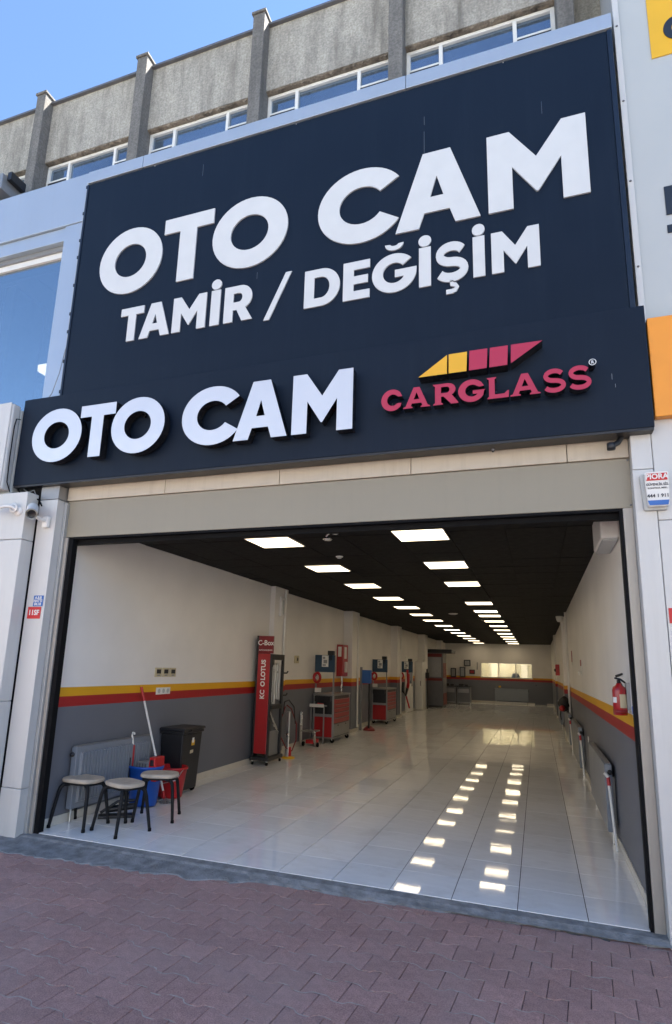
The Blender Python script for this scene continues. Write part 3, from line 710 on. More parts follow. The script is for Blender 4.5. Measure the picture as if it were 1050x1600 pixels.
obj('box_side', MB().box(-9, -5.762, -.344, -.23, 3.505, 4.525), ACPW, sb, bevel=.02)
obj('box_rear', MB().box(-9, -5.765, -.228, .05, 3.47, 4.50), ACPG, sb, bevel=.03)
obj('side_cable', MB().tube([(-5.738, -.24, 4.36), (-5.745, -.29, 4.35), (-5.752, -.30, 4.25), (-5.752, -.30, 3.9), (-5.752, -.29, 3.6), (-5.745, -.24, 3.50)], .006, 6), RUBBER, sb)
pr = thing('clad_pier', 'white clad pier of the neighbour at the left edge', 'pier', (-6.2, -.15, 0))
for a, b in ((-.06, 1.25), (1.254, 2.93), (2.934, 3.46)):
    obj('cladding_panel', MB().box(-9, -5.404, -.31, -.15, a, b), ACPW, pr, bevel=.008)
obj('pier_back', MB().box(-9, -5.63, -.149, .055, -.06, 3.46), DGREY, pr)
# spotlight on the pier
sp = thing('spotlight', 'small white swivel spotlight on the left pier below the sign box', 'spotlight', (-5.6, -.33, 3.27))
obj('mount', MB().lathe([(0, .018), (.05, .016), (.055, 0)], 18, c=(-5.50, -.312, 3.24), mt=Matrix.Rotation(R(90), 4, 'X')), POLEW, sp)
obj('arm', MB().tube([(-5.50, -.33, 3.25), (-5.53, -.38, 3.28), (-5.60, -.40, 3.28), (-5.68, -.42, 3.26)], .018), POLEW, sp)
hd = obj('lamp_head', MB().lathe([(0, .05), (.05, .045), (.06, .01), (.055, -.03)], 16, c=(-5.70, -.44, 3.25), mt=Matrix.Rotation(R(75), 4, 'X')), POLEW, sp)
obj('lens', MB().lathe([(0, .052), (.045, .048)], 16, c=(-5.70, -.45, 3.25), mt=Matrix.Rotation(R(75), 4, 'X')), ACPG, hd)
obj('bezel', MB().lathe([(.035, .022), (.055, .022), (.055, .03), (.035, .03)], 18, c=(-5.53, -.33, 3.27), mt=Matrix.Rotation(R(90), 4, 'X')), POLEW, sp)
# CCTV camera
cc = thing('security_camera', 'white bullet security camera on the left post', 'camera', (-5.2, -.15, 3.15))
obj('base', MB().box(-5.27, -5.19, -.20, -.152, 3.075, 3.20), POLEW, cc, bevel=.012)
obj('arm', MB().tube([(-5.23, -.20, 3.15), (-5.235, -.26, 3.15), (-5.265, -.31, 3.18)], .02), POLEW, cc)
ax = Vector((.62, -.62, -.50)).normalized(); mt = ax.to_track_quat('Z', 'Y').to_matrix().to_4x4()
bd = obj('body', MB().lathe([(0, -.16), (.045, -.155), (.052, -.12), (.052, .06), (.045, .075)], 20, c=(-5.275, -.34, 3.215), mt=mt), POLEW, cc)
obj('lens', MB().lathe([(.044, .072), (.040, .066), (0, .066)], 20, c=(-5.275, -.34, 3.215), mt=mt), BLACK, bd)
obj('hood', MB().lathe([(.056, -.13), (.060, .0), (.060, .10)], 20, c=(-5.275, -.34, 3.222), mt=mt @ Matrix.Scale(1.0, 4)), POLEW, bd)
# door plates
pl = thing('number_plate', 'small red plate with white characters on the left post', 'plate', (-5.26, -.15, 2.15))
obj('plate', MB().box(-5.345, -5.170, -.156, -.151, 2.098, 2.222), INKR, pl, bevel=.003)
text('11SF', .075, (-5.258, -.158, 2.16), '-y', PAPER, pl, .002)
pl = thing('utility_plate', 'small blue plate with white lettering just above the red plate', 'plate', (-5.22, -.15, 2.28))
obj('plate', MB().box(-5.285, -5.155, -.156, -.151, 2.228, 2.342), INKB, pl, bevel=.003)
for k, s in enumerate(('A.B.B', 'HATTI', '04.18')): text(s, .040, (-5.22, -.158, 2.318-k*.034), '-y', PAPER, pl, .001)

# ================================================================== RIGHT NEIGHBOUR
rn = thing('right_neighbour', 'pale grey clad neighbour facade rising along the right edge', 'building', (1.5, 0, 3))
obj('facade_panel', MB().box(.70, 14, .02, .6, 4.0, 8.02), ACPG, rn)
obj('facade_panel', MB().box(.70, 14, .02, .6, 8.025, 12), ACPG, rn)
obj('edge_trim', MB().box(.648, .697, -.01, .6, 4.0, 12), ACPW, rn, bevel=.003)
for k in range(4): obj('rivet', MB().lathe([(0, .006), (.010, .004), (.011, 0)], 8, c=(.672, -.011, 5.1+k*.85), mt=Matrix.Rotation(R(90), 4, 'X')), DGREY, rn)
obj('yellow_patch', MB().box(.934, 6, .012, .018, 7.20, 9.2), YEL, rn)
obj('printed_letter', MB().prism([arc(1.16, 7.47, .115, .13, 0, 360, 30)[:-1], arc(1.16, 7.47, .05, .065, 0, 360, 24)[:-1][::-1]], .005, .010), DINK, rn)
obj('printed_letter', MB().box(.924, 1.6, .012, .018, 5.56, 5.84), DINK, rn)
obj('printed_stroke', MB().box(.920, 1.6, .012, .018, 5.385, 5.46), DINK, rn)
obj('pier_panel', MB().box(.636, 14, -.12, .5, -.06, 2.86), ACPW, rn, bevel=.006)
obj('pier_panel', MB().box(.636, 14, -.118, .5, 2.864, 3.75), ACPW, rn, bevel=.006)
obj('red_patch', MB().box(.648, .95, -.125, -.1205, 2.09, 2.20), INKR, rn)
ob = thing('orange_sign_box', 'plain orange sign box beside the right end of the navy sign', 'sign', (1.5, -.2, 4))
obj('box_face', MB().box(.662, 14, -.20, -.125, 3.66, 4.50), ORANGE, ob, bevel=.008)
obj('box_rear', MB().box(.668, 14, -.124, .019, 3.665, 4.495), ORANGE, ob)
al = thing('alarm_box', 'white alarm siren box with red, black and blue print on the right post', 'alarm box', (.6, -.15, 3.08))
def rrect(x0, x1, z0, z1, r, t=0):
    o = []
    for cx, cz, a in ((x1-r, z1-r, 0), (x0+r, z1-r, 90), (x0+r+t, z0+r, 180), (x1-r-t, z0+r, 270)): o += arc(cx, cz, r, r, a, a+90, 5)
    return o
obj('backplate', MB().prism([rrect(.528, .716, 2.935, 3.222, .02, .012)], -.155, -.121), ACPG, al, bevel=.004)
obj('cover', MB().prism([rrect(.552, .712, 2.952, 3.218, .015, .010)], -.205, -.156), POLEW, al, bevel=.006)
obj('blue_foot', MB().prism([[(.571, 2.958), (.694, 2.958), (.702, 2.995), (.560, 2.995)]], -.2105, -.2055), INKB, al)
obj('red_band', MB().box(.562, .702, -.2095, -.2055, 3.150, 3.205), INKR, al)
text('PIORA', .056, (.632, -.211, 3.178), '-y', PAPER, al, .0015, .95)
text('GÜVENLİK SİS.', .026, (.632, -.2065, 3.118), '-y', DINK, al, .0006, .85)
text('KONTROL MRK.', .018, (.632, -.2065, 3.090), '-y', DINK, al, .0004, 1.0)
text('444 1 911', .036, (.632, -.2065, 3.030), '-y', DINK, al, .001)

# ================================================================== STOOLS
def make_stool(label):
    t = thing('stool', label, 'stool', (0, 0, 0), 0, 'low stools with worn seats and black legs')
    oc = [((math.copysign(abs(math.cos(a))**.62, math.cos(a))), math.copysign(abs(math.sin(a))**.62, math.sin(a))) for a in [2*math.pi*k/36 for k in range(36)]]
    mb = MB(); vs = []; prof = [(.0, .4361), (.93, .4361), (.985, .441), (1, .453), (.995, .464), (.96, .474), (.90, .478), (.0, .479)]
    for r, z in prof: vs += [(x*.205*r, y*.155*r, z) for x, y in oc]
    fs = [(i*36+k, i*36+(k+1) % 36, (i+1)*36+(k+1) % 36, (i+1)*36+k) for i in range(len(prof)-1) for k in range(36)]
    mb.add(vs, fs, 0, False); obj('seat', mb, WOOD, t, local=True)
    mb = MB(); vs = []
    for r, z in ((.90, .4355), (.90, .415), (.80, .412), (.78, .4355)): vs += [(x*.205*r, y*.155*r, z) for x, y in oc]
    fs = [(i*36+k, ((i+1) % 4)*36+k, ((i+1) % 4)*36+(k+1) % 36, i*36+(k+1) % 36) for i in range(4) for k in range(36)]
    mb.add(vs, fs); obj('seat_frame', mb, MATTE, t, local=True)
    for sx in (-1, 1):
        for sy in (-1, 1):
            p = [(sx*.10, sy*.085, .418), (sx*.148, sy*.118, .412), (sx*.168, sy*.135, .385), (sx*.178, sy*.146, .34), (sx*.196, sy*.170, .18), (sx*.212, sy*.195, .012)]
            lg = obj('leg', MB().tube(p, .0225, 10, r2=.016), MATTE, t, local=True)
            obj('foot', MB().lathe([(0, 0), (.0185, 0), (.0195, .006), (.018, .03), (0, .031)], 10, c=(sx*.2125, sy*.196, 0)), RUBBER, lg, local=True)
    return t
s0 = make_stool('worn stool nearest the left door post, standing against the grey wall')
s0.location = (-4.835, .385, 0); s0.rotation_euler = (0, 0, R(2))
dup(s0, (-4.335, .42, 0), R(-19), 'middle worn stool, set nearest the threshold, in front of the blue bucket')
dup(s0, (-4.31, 1.0, 0), R(22), 'worn stool in front of the red bucket, the one farthest inside')

# ================================================================== RADIATORS
def make_radiator(label, L, H, D, ribs=True):
    """local: wall behind at +y = 0, front at -y, length along x"""
    t = thing('radiator', label, 'radiator')
    obj('body', MB().box(-L/2, L/2, -D, -.03, .14, .14+H), RADG, t, bevel=.008, local=True)
    n = int(L/.052)
    if ribs:
        for k in range(n):
            x = -L/2+.05+(L-.1)*(k+.5)/n
            obj('rib', MB().add([(x-.020, -D-.001, .20), (x+.020, -D-.001, .20), (x+.009, -D-.030, .215), (x-.009, -D-.030, .215), (x-.020, -D-.001, .08+H), (x+.020, -D-.001, .08+H), (x+.009, -D-.030, .065+H), (x-.009, -D-.030, .065+H)], [(0, 1, 2, 3), (3, 2, 6, 7), (7, 6, 5, 4), (0, 3, 7, 4), (1, 5, 6, 2)]), RADG, t, local=True)
    obj('top_grille', MB().box(-L/2+.01, L/2-.01, -D+.012, -.04, .142+H, .15+H), GALV, t, bevel=.002, local=True)
    for sx in (-1, 1):
        obj('valve', MB().lathe([(0, .03), (.016, .028), (.02, .012), (.026, .01), (.026, 0)], 12, c=(sx*(L/2+.001), -D*.5, .06+H), mt=Matrix.Rotation(R(90*sx), 4, 'Y')), BLACK, t, local=True)
        obj('supply_pipe', MB().tube([(sx*(L/2-.06), -D*.5, .145), (sx*(L/2-.06), -D*.5, .0)], .012), STEEL, t, local=True)
    obj('wall_bracket', MB().box(-L/2+.1, L/2-.1, -.0299, -.002, .2, H), GALV, t, local=True)
    return t
r = make_radiator('ribbed grey radiator on the left wall behind the stools and buckets', 1.35, .63, .10)
r.location = (XL+.003, 1.06, 0); r.rotation_euler = (0, 0, R(90))
rr_ = make_radiator('nearest grey radiator on the right wall with a white rod against its end', 2.1, .66, .10, False)
rr_.location = (XR-.003, 3.15, 0); rr_.rotation_euler = (0, 0, R(-90))
dup(rr_, (XR-.003, 7.55, 0), R(-90), 'second grey radiator on the right wall, between the near one and the black bag')
dup(rr_, (XR-.003, 11.0, 0), R(-90), 'third grey radiator on the right wall, under the black bag')
dup(rr_, (XR-.003, 16.6, 0), R(-90), 'last dim grey radiator on the right wall past the pilaster')
rb = make_radiator('wide dark radiator under the lit window on the back wall', 1.75, .64, .10, False)
rb.location = (-1.66, YB-.003, 0)
for y, lab in ((2.03, 'white rod with a red grip leaning on the nearest right radiator'), (6.42, 'white rod leaning on the end of the second right radiator'), (9.85, 'white rod leaning on the end of the third right radiator')):
    t = thing('leaning_rod', lab, 'rod', (XR-.06, y-.05, 0))
    obj('rod', MB().tube([(XR-.045, y-.06, .0), (XR-.075, y, .60)], .014), POLEW, t)
    obj('grip', MB().tube([(XR-.075, y, .601), (XR-.079, y+.008, .68)], .017), REDP, t)
    obj('end_cap', MB().tube([(XR-.078, y+.008, .681), (XR-.11, y+.008, .72)], .018), POLEW, t)

# ================================================================== BUCKETS, MOP, BIN
def bucket(name, label, c, mat, r0, r1, h, sy=.8):
    t = thing(name, label, 'bucket', c)
    pr_ = [(0, .012), (r0, .012), (r0+.006, .03), (r1, h-.03), (r1+.014, h-.028), (r1+.014, h), (r1-.006, h), (r0-.006, .03), (0, .028)]
    obj('shell', MB().lathe(pr_, 32, sy=sy), mat, t, local=True)
    return t
bb = bucket('blue_bucket', 'blue mop bucket holding red and grey tools behind the stools', (-4.80, 1.42, 0), BLUEP, .165, .215, .46)
for a in (40, 140, 220, 320): obj('caster', MB().lathe([(0, -.012), (.012, -.012), (.012, .012), (0, .012)], 10, c=(.15*math.cos(R(a)), .12*math.sin(R(a)), .0121), mt=Matrix.Rotation(R(90), 4, 'X')), RUBBER, bb, local=True)
wr = thing('mop_wringer', 'red and grey mop wringer standing in the blue bucket', 'wringer', (-4.765, 1.42, .40))
obj('wringer_body', MB().box(-.11, .06, -.085, .10, -.12, .11), GALV, wr, bevel=.012, local=True)
for k in range(4): obj('slot', MB().box(-.11+k*.04, -.09+k*.04, -.094, -.091, -.02, .09), DGREY, wr, local=True)
obj('red_shell', MB().add([(.06, -.10, -.1), (.17, -.10, -.1), (.155, -.10, .17), (.075, -.10, .17), (.06, .10, -.1), (.17, .10, -.1), (.155, .10, .17), (.075, .10, .17)], [(0, 1, 2, 3), (1, 5, 6, 2), (4, 7, 6, 5), (0, 3, 7, 4), (3, 2, 6, 7)]), REDP, wr, bevel=.012, local=True)
obj('handle_slot', MB().box(.09, .14, -.1035, -.1008, .07, .14), BLACK, wr, bevel=.002, local=True)
br_ = thing('hand_brush', 'red hand brush with a hooked handle standing in the blue bucket', 'brush', (-4.955, 1.34, .43))
obj('brush_back', MB().box(-.022, .022, -.018, .018, -.25, .26), REDP, br_, bevel=.008, local=True)
obj('bristles', MB().box(-.018, .018, -.05, -.019, -.2, .12), BLACK, br_, local=True)
obj('handle', MB().tube([(0, 0, .26), (-.012, 0, .33), (-.028, 0, .37), (-.018, 0, .405), (.004, 0, .40), (.008, 0, .38)], .011, 8), POLEW, br_, local=True)
rdb = bucket('red_bucket', 'red mop bucket beside the black bin, a mop standing in it', (-4.76, 1.93, 0), REDP, .15, .20, .38, .85)
obj('carry_handle', MB().tube([(-.2, -.05, .36), (-.18, -.17, .25), (0, -.22, .20), (.18, -.17, .25), (.2, -.05, .36)], .005, 6), STEEL, rdb, local=True)
mp = thing('mop', 'mop with a white pole and red grip leaning against the left wall', 'mop', (-4.72, 1.62, 0))
p0, p1 = Vector((-4.66, 1.66, .06)), Vector((-5.03, 1.50, 1.37)); q = p0.lerp(p1, .87)
obj('pole', MB().tube([p0, q], .0135), POLEW, mp)
obj('grip', MB().tube([q+(p1-p0)*.002, p1], .017), REDP, mp)
obj('socket', MB().tube([p0+Vector((0, 0, -.03)), p0.lerp(p1, .06)], .02), REDP, mp)
random.seed(11); mb = MB()
for k in range(40):
    a = random.uniform(0, 6.28); rr = random.uniform(.05, .12)
    mb.tube([p0+Vector((0, 0, -.01)), p0+Vector((math.cos(a)*rr*.5, math.sin(a)*rr*.5, -.025)), Vector((p0.x+math.cos(a)*rr, p0.y+math.sin(a)*rr, .008))], .006, 5)
obj('mop_strands', mb, GALV, mp, kind='stuff')
fd = thing('foot_pump', 'black foot pump lying on the tiles between the stools and radiator', 'pump', (-4.72, .82, 0))
obj('base', MB().box(-4.90, -4.52, .76, .88, .004, .035, 0, Matrix.Translation((-4.71, .82, 0)) @ Matrix.Rotation(R(38), 4, 'Z') @ Matrix.Translation((4.71, -.82, 0))), BLACK, fd, bevel=.006)
obj('barrel', MB().tube([(-4.84, .80, .07), (-4.60, 1.0, .10)], .035), BLACK, fd)
obj('pedal', MB().tube([(-4.86, .74, .05), (-4.72, .84, .16), (-4.58, .95, .17)], .016), BLACK, fd)
obj('gauge', MB().lathe([(0, .02), (.03, .018), (.032, 0)], 14, c=(-4.76, .86, .125)), POLEW, fd)

bn = thing('waste_bin', 'tall black lidded bin with stickers against the left wall', 'bin', (-4.87, 2.42, 0))
def taper(x0, x1, y0, y1, z0, z1, k): # box narrowing downwards
    cx, cy = (x0+x1)/2, (y0+y1)/2
    lo = [(cx+(x-cx)*k, cy+(y-cy)*k, z0) for x, y in ((x0, y0), (x1, y0), (x1, y1), (x0, y1))]
    return MB().add(lo+[(x0, y0, z1), (x1, y0, z1), (x1, y1, z1), (x0, y1, z1)], [(3, 2, 1, 0), (4, 5, 6, 7), (0, 1, 5, 4), (1, 2, 6, 5), (2, 3, 7, 6), (3, 0, 4, 7)])
obj('bin_body', taper(-5.04, -4.70, 2.17, 2.66, .035, .76, .86), BLACK, bn, bevel=.015)
obj('rim', MB().box(-5.05, -4.682, 2.152, 2.678, .761, .80), BLACK, bn, bevel=.008)
obj('lid', taper(-5.048, -4.67, 2.14, 2.69, .802, .835, 1.02), BLACK, bn, bevel=.012)
obj('lid_handle', MB().box(-4.669, -4.655, 2.30, 2.52, .79, .815), BLACK, bn, bevel=.004)
for y in (2.26, 2.58): obj('wheel', MB().lathe([(0, -.02), (.034, -.018), (.034, .018), (0, .02)], 14, c=(-4.76, y, .035), mt=Matrix.Rotation(R(90), 4, 'X')), RUBBER, bn)
mtb = Matrix.Identity(4)
obj('sticker', MB().add([(-4.7000, 2.39, .60), (-4.7000, 2.47, .60), (-4.6970, 2.47, .67), (-4.6970, 2.39, .67)], [(0, 1, 2, 3)]), YEL, bn, label='yellow sticker')
obj('sticker', MB().add([(-4.6985, 2.40, .635), (-4.6985, 2.45, .635), (-4.6952, 2.45, .70), (-4.6952, 2.40, .70)], [(0, 1, 2, 3)]), PAPER, bn, label='pale sticker')
obj('sticker', MB().add([(-4.7100, 2.38, .48), (-4.7100, 2.46, .485), (-4.7050, 2.46, .545), (-4.7050, 2.38, .54)], [(0, 1, 2, 3)]), CREAM, bn, label='torn sticker')

bn.location.y -= .13

# ================================================================== LEFT WALL PLATES
for k, y in enumerate((1.875, 2.045, 2.215)):
    t = thing('thermostat', f'{["left", "middle", "right"][k]} cream control panel of the three above the wall stripe', 'thermostat', (XL, y, 1.55), group='cream control panels on the left wall')
    obj('plate', MB().box(XL+.0005, XL+.018, y-.072, y+.072, 1.492, 1.612), CREAM, t, bevel=.004)
    obj('display', MB().box(XL+.0182, XL+.020, y-.045, y+.05, 1.535, 1.590), BLACK, t)
    obj('button', MB().box(XL+.0182, XL+.021, y-.03, y+.03, 1.505, 1.522), GALV, t)
t = thing('socket_strip', 'white triple socket plate on the yellow and red stripe', 'socket', (XL, 2.03, 1.31))
obj('plate', MB().box(XL+.0005, XL+.012, 1.87, 2.19, 1.262, 1.352), POLEW, t, bevel=.003)
for y in (1.93, 2.03, 2.13): obj('socket_face', MB().lathe([(0, .002), (.026, .003), (.03, 0)], 16, c=(XL+.0122, y, 1.307), mt=Matrix.Rotation(R(90), 4, 'Y')), ACPG, t)

# ================================================================== WIPER DISPLAY STAND
ds = thing('display_stand', 'tall red and black wiper display stand on casters by the left wall', 'display stand', (-4.87, 4.9, 0))
x0, x1, y0, y1 = -4.99, -4.69, 4.72, 5.30
obj('base', MB().box(x0-.02, x1+.03, y0-.03, y1+.03, .075, .135), BLACK, ds, bevel=.008)
for x in (x0+.02, x1-.01):
    for y in (y0+.01, y1-.01):
        cst = obj('caster', MB().lathe([(0, -.014), (.028, -.013), (.03, 0), (.028, .013), (0, .014)], 14, c=(x, y, .031), mt=Matrix.Rotation(R(90), 4, 'Y')), RUBBER, ds)
        obj('fork', MB().box(x-.02, x+.02, y-.012, y+.012, .055, .0745), STEEL, cst)
rp = obj('red_panel', MB().box(x0+.04, x1-.03, y0-.012, y0+.02, .19, 1.885), RED, ds, bevel=.004)
obj('edge_panel', MB().box(x0, x0+.038, y0-.008, y0+.5, .14, 2.2), BLACK, ds, bevel=.004)
for s_, z_ in (('KC', 1.18), ('O', 1.36), ('LOTUS', 1.60)): text(s_, .115, ((x0+x1)/2+.005, y0-.0145, z_), '-y', PAPER, ds, .004, vertical=True)
hdp = obj('header_board', MB().box(x0+.04, x1+.02, y0-.014, y0+.03, 1.89, 2.195), M('dark_red_header', (.20, .008, .012), .35), ds, bevel=.004)
text('C-Box', .125, ((x0+x1)/2+.03, y0-.0165, 2.07), '-y', PAPER, ds, .002, .95)
text('AUTO GLASS SERVICE', .028, ((x0+x1)/2+.03, y0-.0165, 1.945), '-y', PAPER, ds, .0004, .95)
for y in (y0+.03, y1-.03): obj('post', MB().box(x1-.04, x1, y-.03, y+.03, .136, 1.88), BLACK, ds, bevel=.004)
obj('top_bar', MB().box(x1-.04, x1, y0+.061, y1-.061, 1.78, 1.88), BLACK, ds, bevel=.004)
obj('middle_bar', MB().box(x1-.06, x1+.02, y0+.061, y1-.061, .93, 1.0), BLACK, ds, bevel=.004)
obj('back_panel', MB().box(x1-.20, x1-.19, y0+.03, y1-.03, .14, 1.85), M('dark_back_panel', (.07, .07, .065), .4), ds)
obj('lower_panel', MB().box(x1-.05, x1-.04, y0+.07, y1-.07, .14, .55), GALV, ds)
random.seed(4)
for k in range(6):
    y = y0+.12+k*.1; z0 = random.uniform(1.0, 1.1); z1 = random.uniform(1.66, 1.74)
    obj('wiper_tube', MB().box(x1-.10, x1-.05, y-.028, y+.022, z0, z1), STEEL if k % 2 else POLEW, ds, bevel=.006)
for k in range(3): obj('wiper_blade', MB().tube([(x1-.06, y0+.15+k*.12, .90-k*.12), (x1-.04, y0+.33+k*.12, .62-k*.08)], .014), STEEL, ds)
for z in (1.55, 1.15): obj('hook', MB().tube([(x1-.02, y1+.03, z), (x1+.02, y1+.08, z), (x1+.02, y1+.13, z+.03)], .014), BLACK, ds)

hs = thing('hose_stand', 'grey post on a yellow foot with red hose loops beside the display stand', 'hose stand', (-4.74, 5.85, 0))
obj('foot', MB().lathe([(0, .0), (.13, .0), (.13, .02), (.05, .04), (0, .04)], 18, c=(-4.72, 5.72, .001)), YEL, hs)
obj('post', MB().box(-4.75, -4.69, 5.65, 5.70, .03, .84), STEEL, hs, bevel=.006)
obj('hose', MB().tube([(-4.77, 5.62, .93), (-4.80, 5.5, .7), (-4.78, 5.48, .4), (-4.72, 5.6, .2), (-4.68, 5.8, .12), (-4.66, 5.95, .3), (-4.68, 5.98, .6), (-4.74, 5.85, .88), (-4.77, 5.7, .95)], .011, 8), M('dull_red_hose', (.20, .015, .015), .5), hs)
obj('cable', MB().tube([(-4.76, 5.5, .8), (-4.75, 5.52, 1.02), (-4.73, 5.68, 1.05), (-4.7, 5.88, .92), (-4.69, 5.95, .6)], .012, 6), BLACK, hs)
obj('red_collar', MB().lathe([(.06, .04), (.055, .2), (0, .2)], 14, c=(-4.72, 5.72, .001)), REDP, hs)

# ================================================================== TOOL CARTS
def make_cart(label):
    """local: origin at the wall-side near corner on the floor; x away from the wall, y into the shop"""
    t = thing('tool_cart', label, 'tool cart', group='red and grey tool carts along the left wall')
    W, D, H = .50, 1.25, 1.07
    for x in (.02, W-.02):
        for y in (.02, D-.02): obj('corner_post', MB().box(x-.02, x+.02, y-.02, y+.02, .12, H-.04), GALV, t, bevel=.003, local=True)
    obj('worktop', MB().box(-.01, W+.01, -.02, D+.02, H-.038, H), GALV, t, bevel=.006, local=True)
    obj('bottom_frame', MB().box(0, W, 0, D, .10, .119), GALV, t, bevel=.004, local=True)
    obj('side_panel', MB().box(.041, W-.041, .005, .02, .13, .56), RED, t, local=True)
    obj('side_rail', MB().box(.041, W-.041, -.006, .02, .565, .625), GALV, t, bevel=.003, local=True)
    obj('dark_interior_panel', MB().box(.041, W-.041, .02, .03,   .63, .93), BLACK, t, local=True)  # black sheet in place of the open front, interior shade as colour
    obj('open_shelf', MB().box(.041, W-.08, -.03, .018, .90, 1.02), BLACK, t, bevel=.004, local=True)
    obj('carcass', MB().box(.03, W-.012, .041, D-.041, .122, H-.04), M('cart_carcass', (.05, .05, .05), .5) if 'cart_carcass' not in MATS else MATS['cart_carcass'], t, local=True)
    zs = [.42, .545, .66, .76, .85, .965]
    for a, b in zip(zs, zs[1:]):
        dr = obj('drawer', MB().box(W-.010, W+.004, .048, D-.048, a+.006, b-.006), RED, t, bevel=.003, local=True)
        obj('handle', MB().box(W+.005, W+.014, .10, D-.10, b-.020, b-.012), GALV, dr, local=True)
    for a, b in ((.048, D/2-.005), (D/2+.005, D-.048)):
        dd = obj('door', MB().box(W-.010, W+.004, a, b, .14, .405), GALV, t, bevel=.004, local=True)
        obj('handle', MB().box(W+.005, W+.016, (a+b)/2-.02, (a+b)/2+.02, .36, .385), BLACK, dd, local=True)
    for x in (.05, W-.04):
        for y in (.06, D-.06):
            c = obj('caster', MB().lathe([(0, -.02), (.046, -.018), (.05, 0), (.046, .018), (0, .02)], 14, c=(x, y, .051), mt=Matrix.Rotation(R(90), 4, 'X')), RUBBER, t, local=True)
            obj('fork', MB().box(x-.012, x+.012, y-.026, y+.026, .06, .099), STEEL, c, local=True)
    return t
c1 = make_cart('nearest red and grey tool cart, beside the small steel trolley')
c1.location = (-5.17, 8.2, 0)
dup(c1, (-5.19, 13.5, 0), None, 'second red and grey tool cart, past the hose cabinet and the blue box')
def make_board(label, ymain, red=False):
    t = thing('equipment_board', label, 'equipment board', group='blue equipment boards on posts behind the carts')
    for x in (.03, .46): obj('post', MB().box(x-.020, x+.014, -.014, .014, 1.071, 1.62), GALV, t, local=True)
    obj('board', MB().box(.0, .48, -.03, .03, 1.56, 1.95), BLUEB, t, bevel=.005, local=True)
    obj('paper', MB().box(.17, .33, -.034, -.031, 1.68, 1.94), PAPER, t, local=True)
    for a, b, c_, d_ in ((.19, .25, 1.86, 1.91), (.21, .30, 1.76, 1.84), (.19, .27, 1.70, 1.74)): obj('print', MB().box(a, b, -.0355, -.0345, c_, d_), GALV, t, local=True)
    obj('device', MB().box(.31, .46, -.05, .06, 1.951, 2.05), BLACK, t, bevel=.012, local=True)
    obj('device_neck', MB().box(.35, .42, -.03, .03, 1.83, 1.949), BLACK, t, local=True)
    rl = obj('hose_reel', MB().tube([(.07+.075*math.cos(a), -.05, 1.43+.105*math.sin(a)) for a in [2*math.pi*k/20 for k in range(20)]], .032, 8, closed=True), REDP, t, local=True)
    obj('hub', MB().lathe([(0, .02), (.04, .018), (.045, 0)], 14, c=(.07, -.04, 1.43), mt=Matrix.Rotation(R(90), 4, 'X')), POLEW, rl, local=True)
    obj('socket_box', MB().box(.02, .17, -.06, -.015, 1.10, 1.20), POLEW, t, bevel=.006, local=True)
    return t
b1 = make_board('blue equipment board with a pinned sheet above the nearest tool cart', 8.2); b1.location = (-5.17, 8.27, 0)
dup(b1, (-5.19, 13.57, 0), None, 'blue equipment board above the second tool cart')
b3 = dup(b1, (-5.05, 16.95, 0), None, 'equipment board with hanging hoses beside the third pilaster')
hz = thing('hanging_hoses', 'dark and red hoses hanging in front of the third pilaster board', 'hose', (-4.9, 16.9, 1))
obj('red_hose', MB().tube([(-4.75, 16.85, 1.65), (-4.72, 16.85, 1.2), (-4.78, 16.82, .8), (-4.70, 16.82, 1.1), (-4.70, 16.85, 1.5)], .04, 8), REDP, hz)
obj('black_hose', MB().tube([(-4.9, 16.84, 1.2), (-4.92, 16.8, .9), (-4.8, 16.8, .72), (-4.74, 16.8, 1.0)], .05, 8), BLACK, hz)
obj('nozzle', MB().tube([(-4.78, 16.8, .72), (-4.66, 16.8, .30)], .03, 8), REDP, hz)
# steel step trolley before the first cart
tr = thing('steel_trolley', 'small silver tubular trolley in front of the nearest tool cart', 'trolley', (-5.0, 7.6, 0))
for x in (-5.13, -4.80):
    obj('side_tube', MB().tube([(x, 7.35, .72 if x < -5 else .32), (x, 7.36, .12), (x, 7.42, .055), (x, 7.60, .05)], .026, 10), STEEL, tr)
    obj('wheel', MB().lathe([(0, -.02), (.045, -.018), (.05, 0), (.045, .018), (0, .02)], 14, c=(x+.05, 7.42, .052), mt=Matrix.Rotation(R(90), 4, 'Y')), RUBBER, tr)
obj('cross_tube', MB().tube([(-5.13, 7.36, .32), (-4.80, 7.36, .32)], .02), STEEL, tr)
obj('tray', MB().box(-5.12, -4.82, 7.38, 7.75, .30, .325), STEEL, tr, bevel=.005)
obj('red_box', MB().box(-5.06, -4.86, 7.5, 7.8, .05, .13), REDP, tr, bevel=.008)
obj('rear_tube', MB().tube([(-5.13, 7.42, .70), (-5.13, 7.42, .12)], .022), STEEL, tr)
hl = thing('tool_tray', 'grey tool tray stand between the trolley and the nearest cart', 'tool tray', (-5, 7.95, 0))
obj('tray', MB().box(-5.14, -4.80, 7.90, 8.12, .80, .83), GALV, hl, bevel=.005)
obj('tray_front', MB().box(-5.14, -4.80, 7.885, 7.899, .79, .86), POLEW, hl, bevel=.003)
for x in (-5.12, -4.82): obj('leg', MB().box(x-.012, x+.012, 7.95, 7.975, .0, .799), GALV, hl)
obj('red_tool', MB().tube([(-4.98, 7.97, .86), (-4.84, 7.97, .85)], .022), REDP, hl)

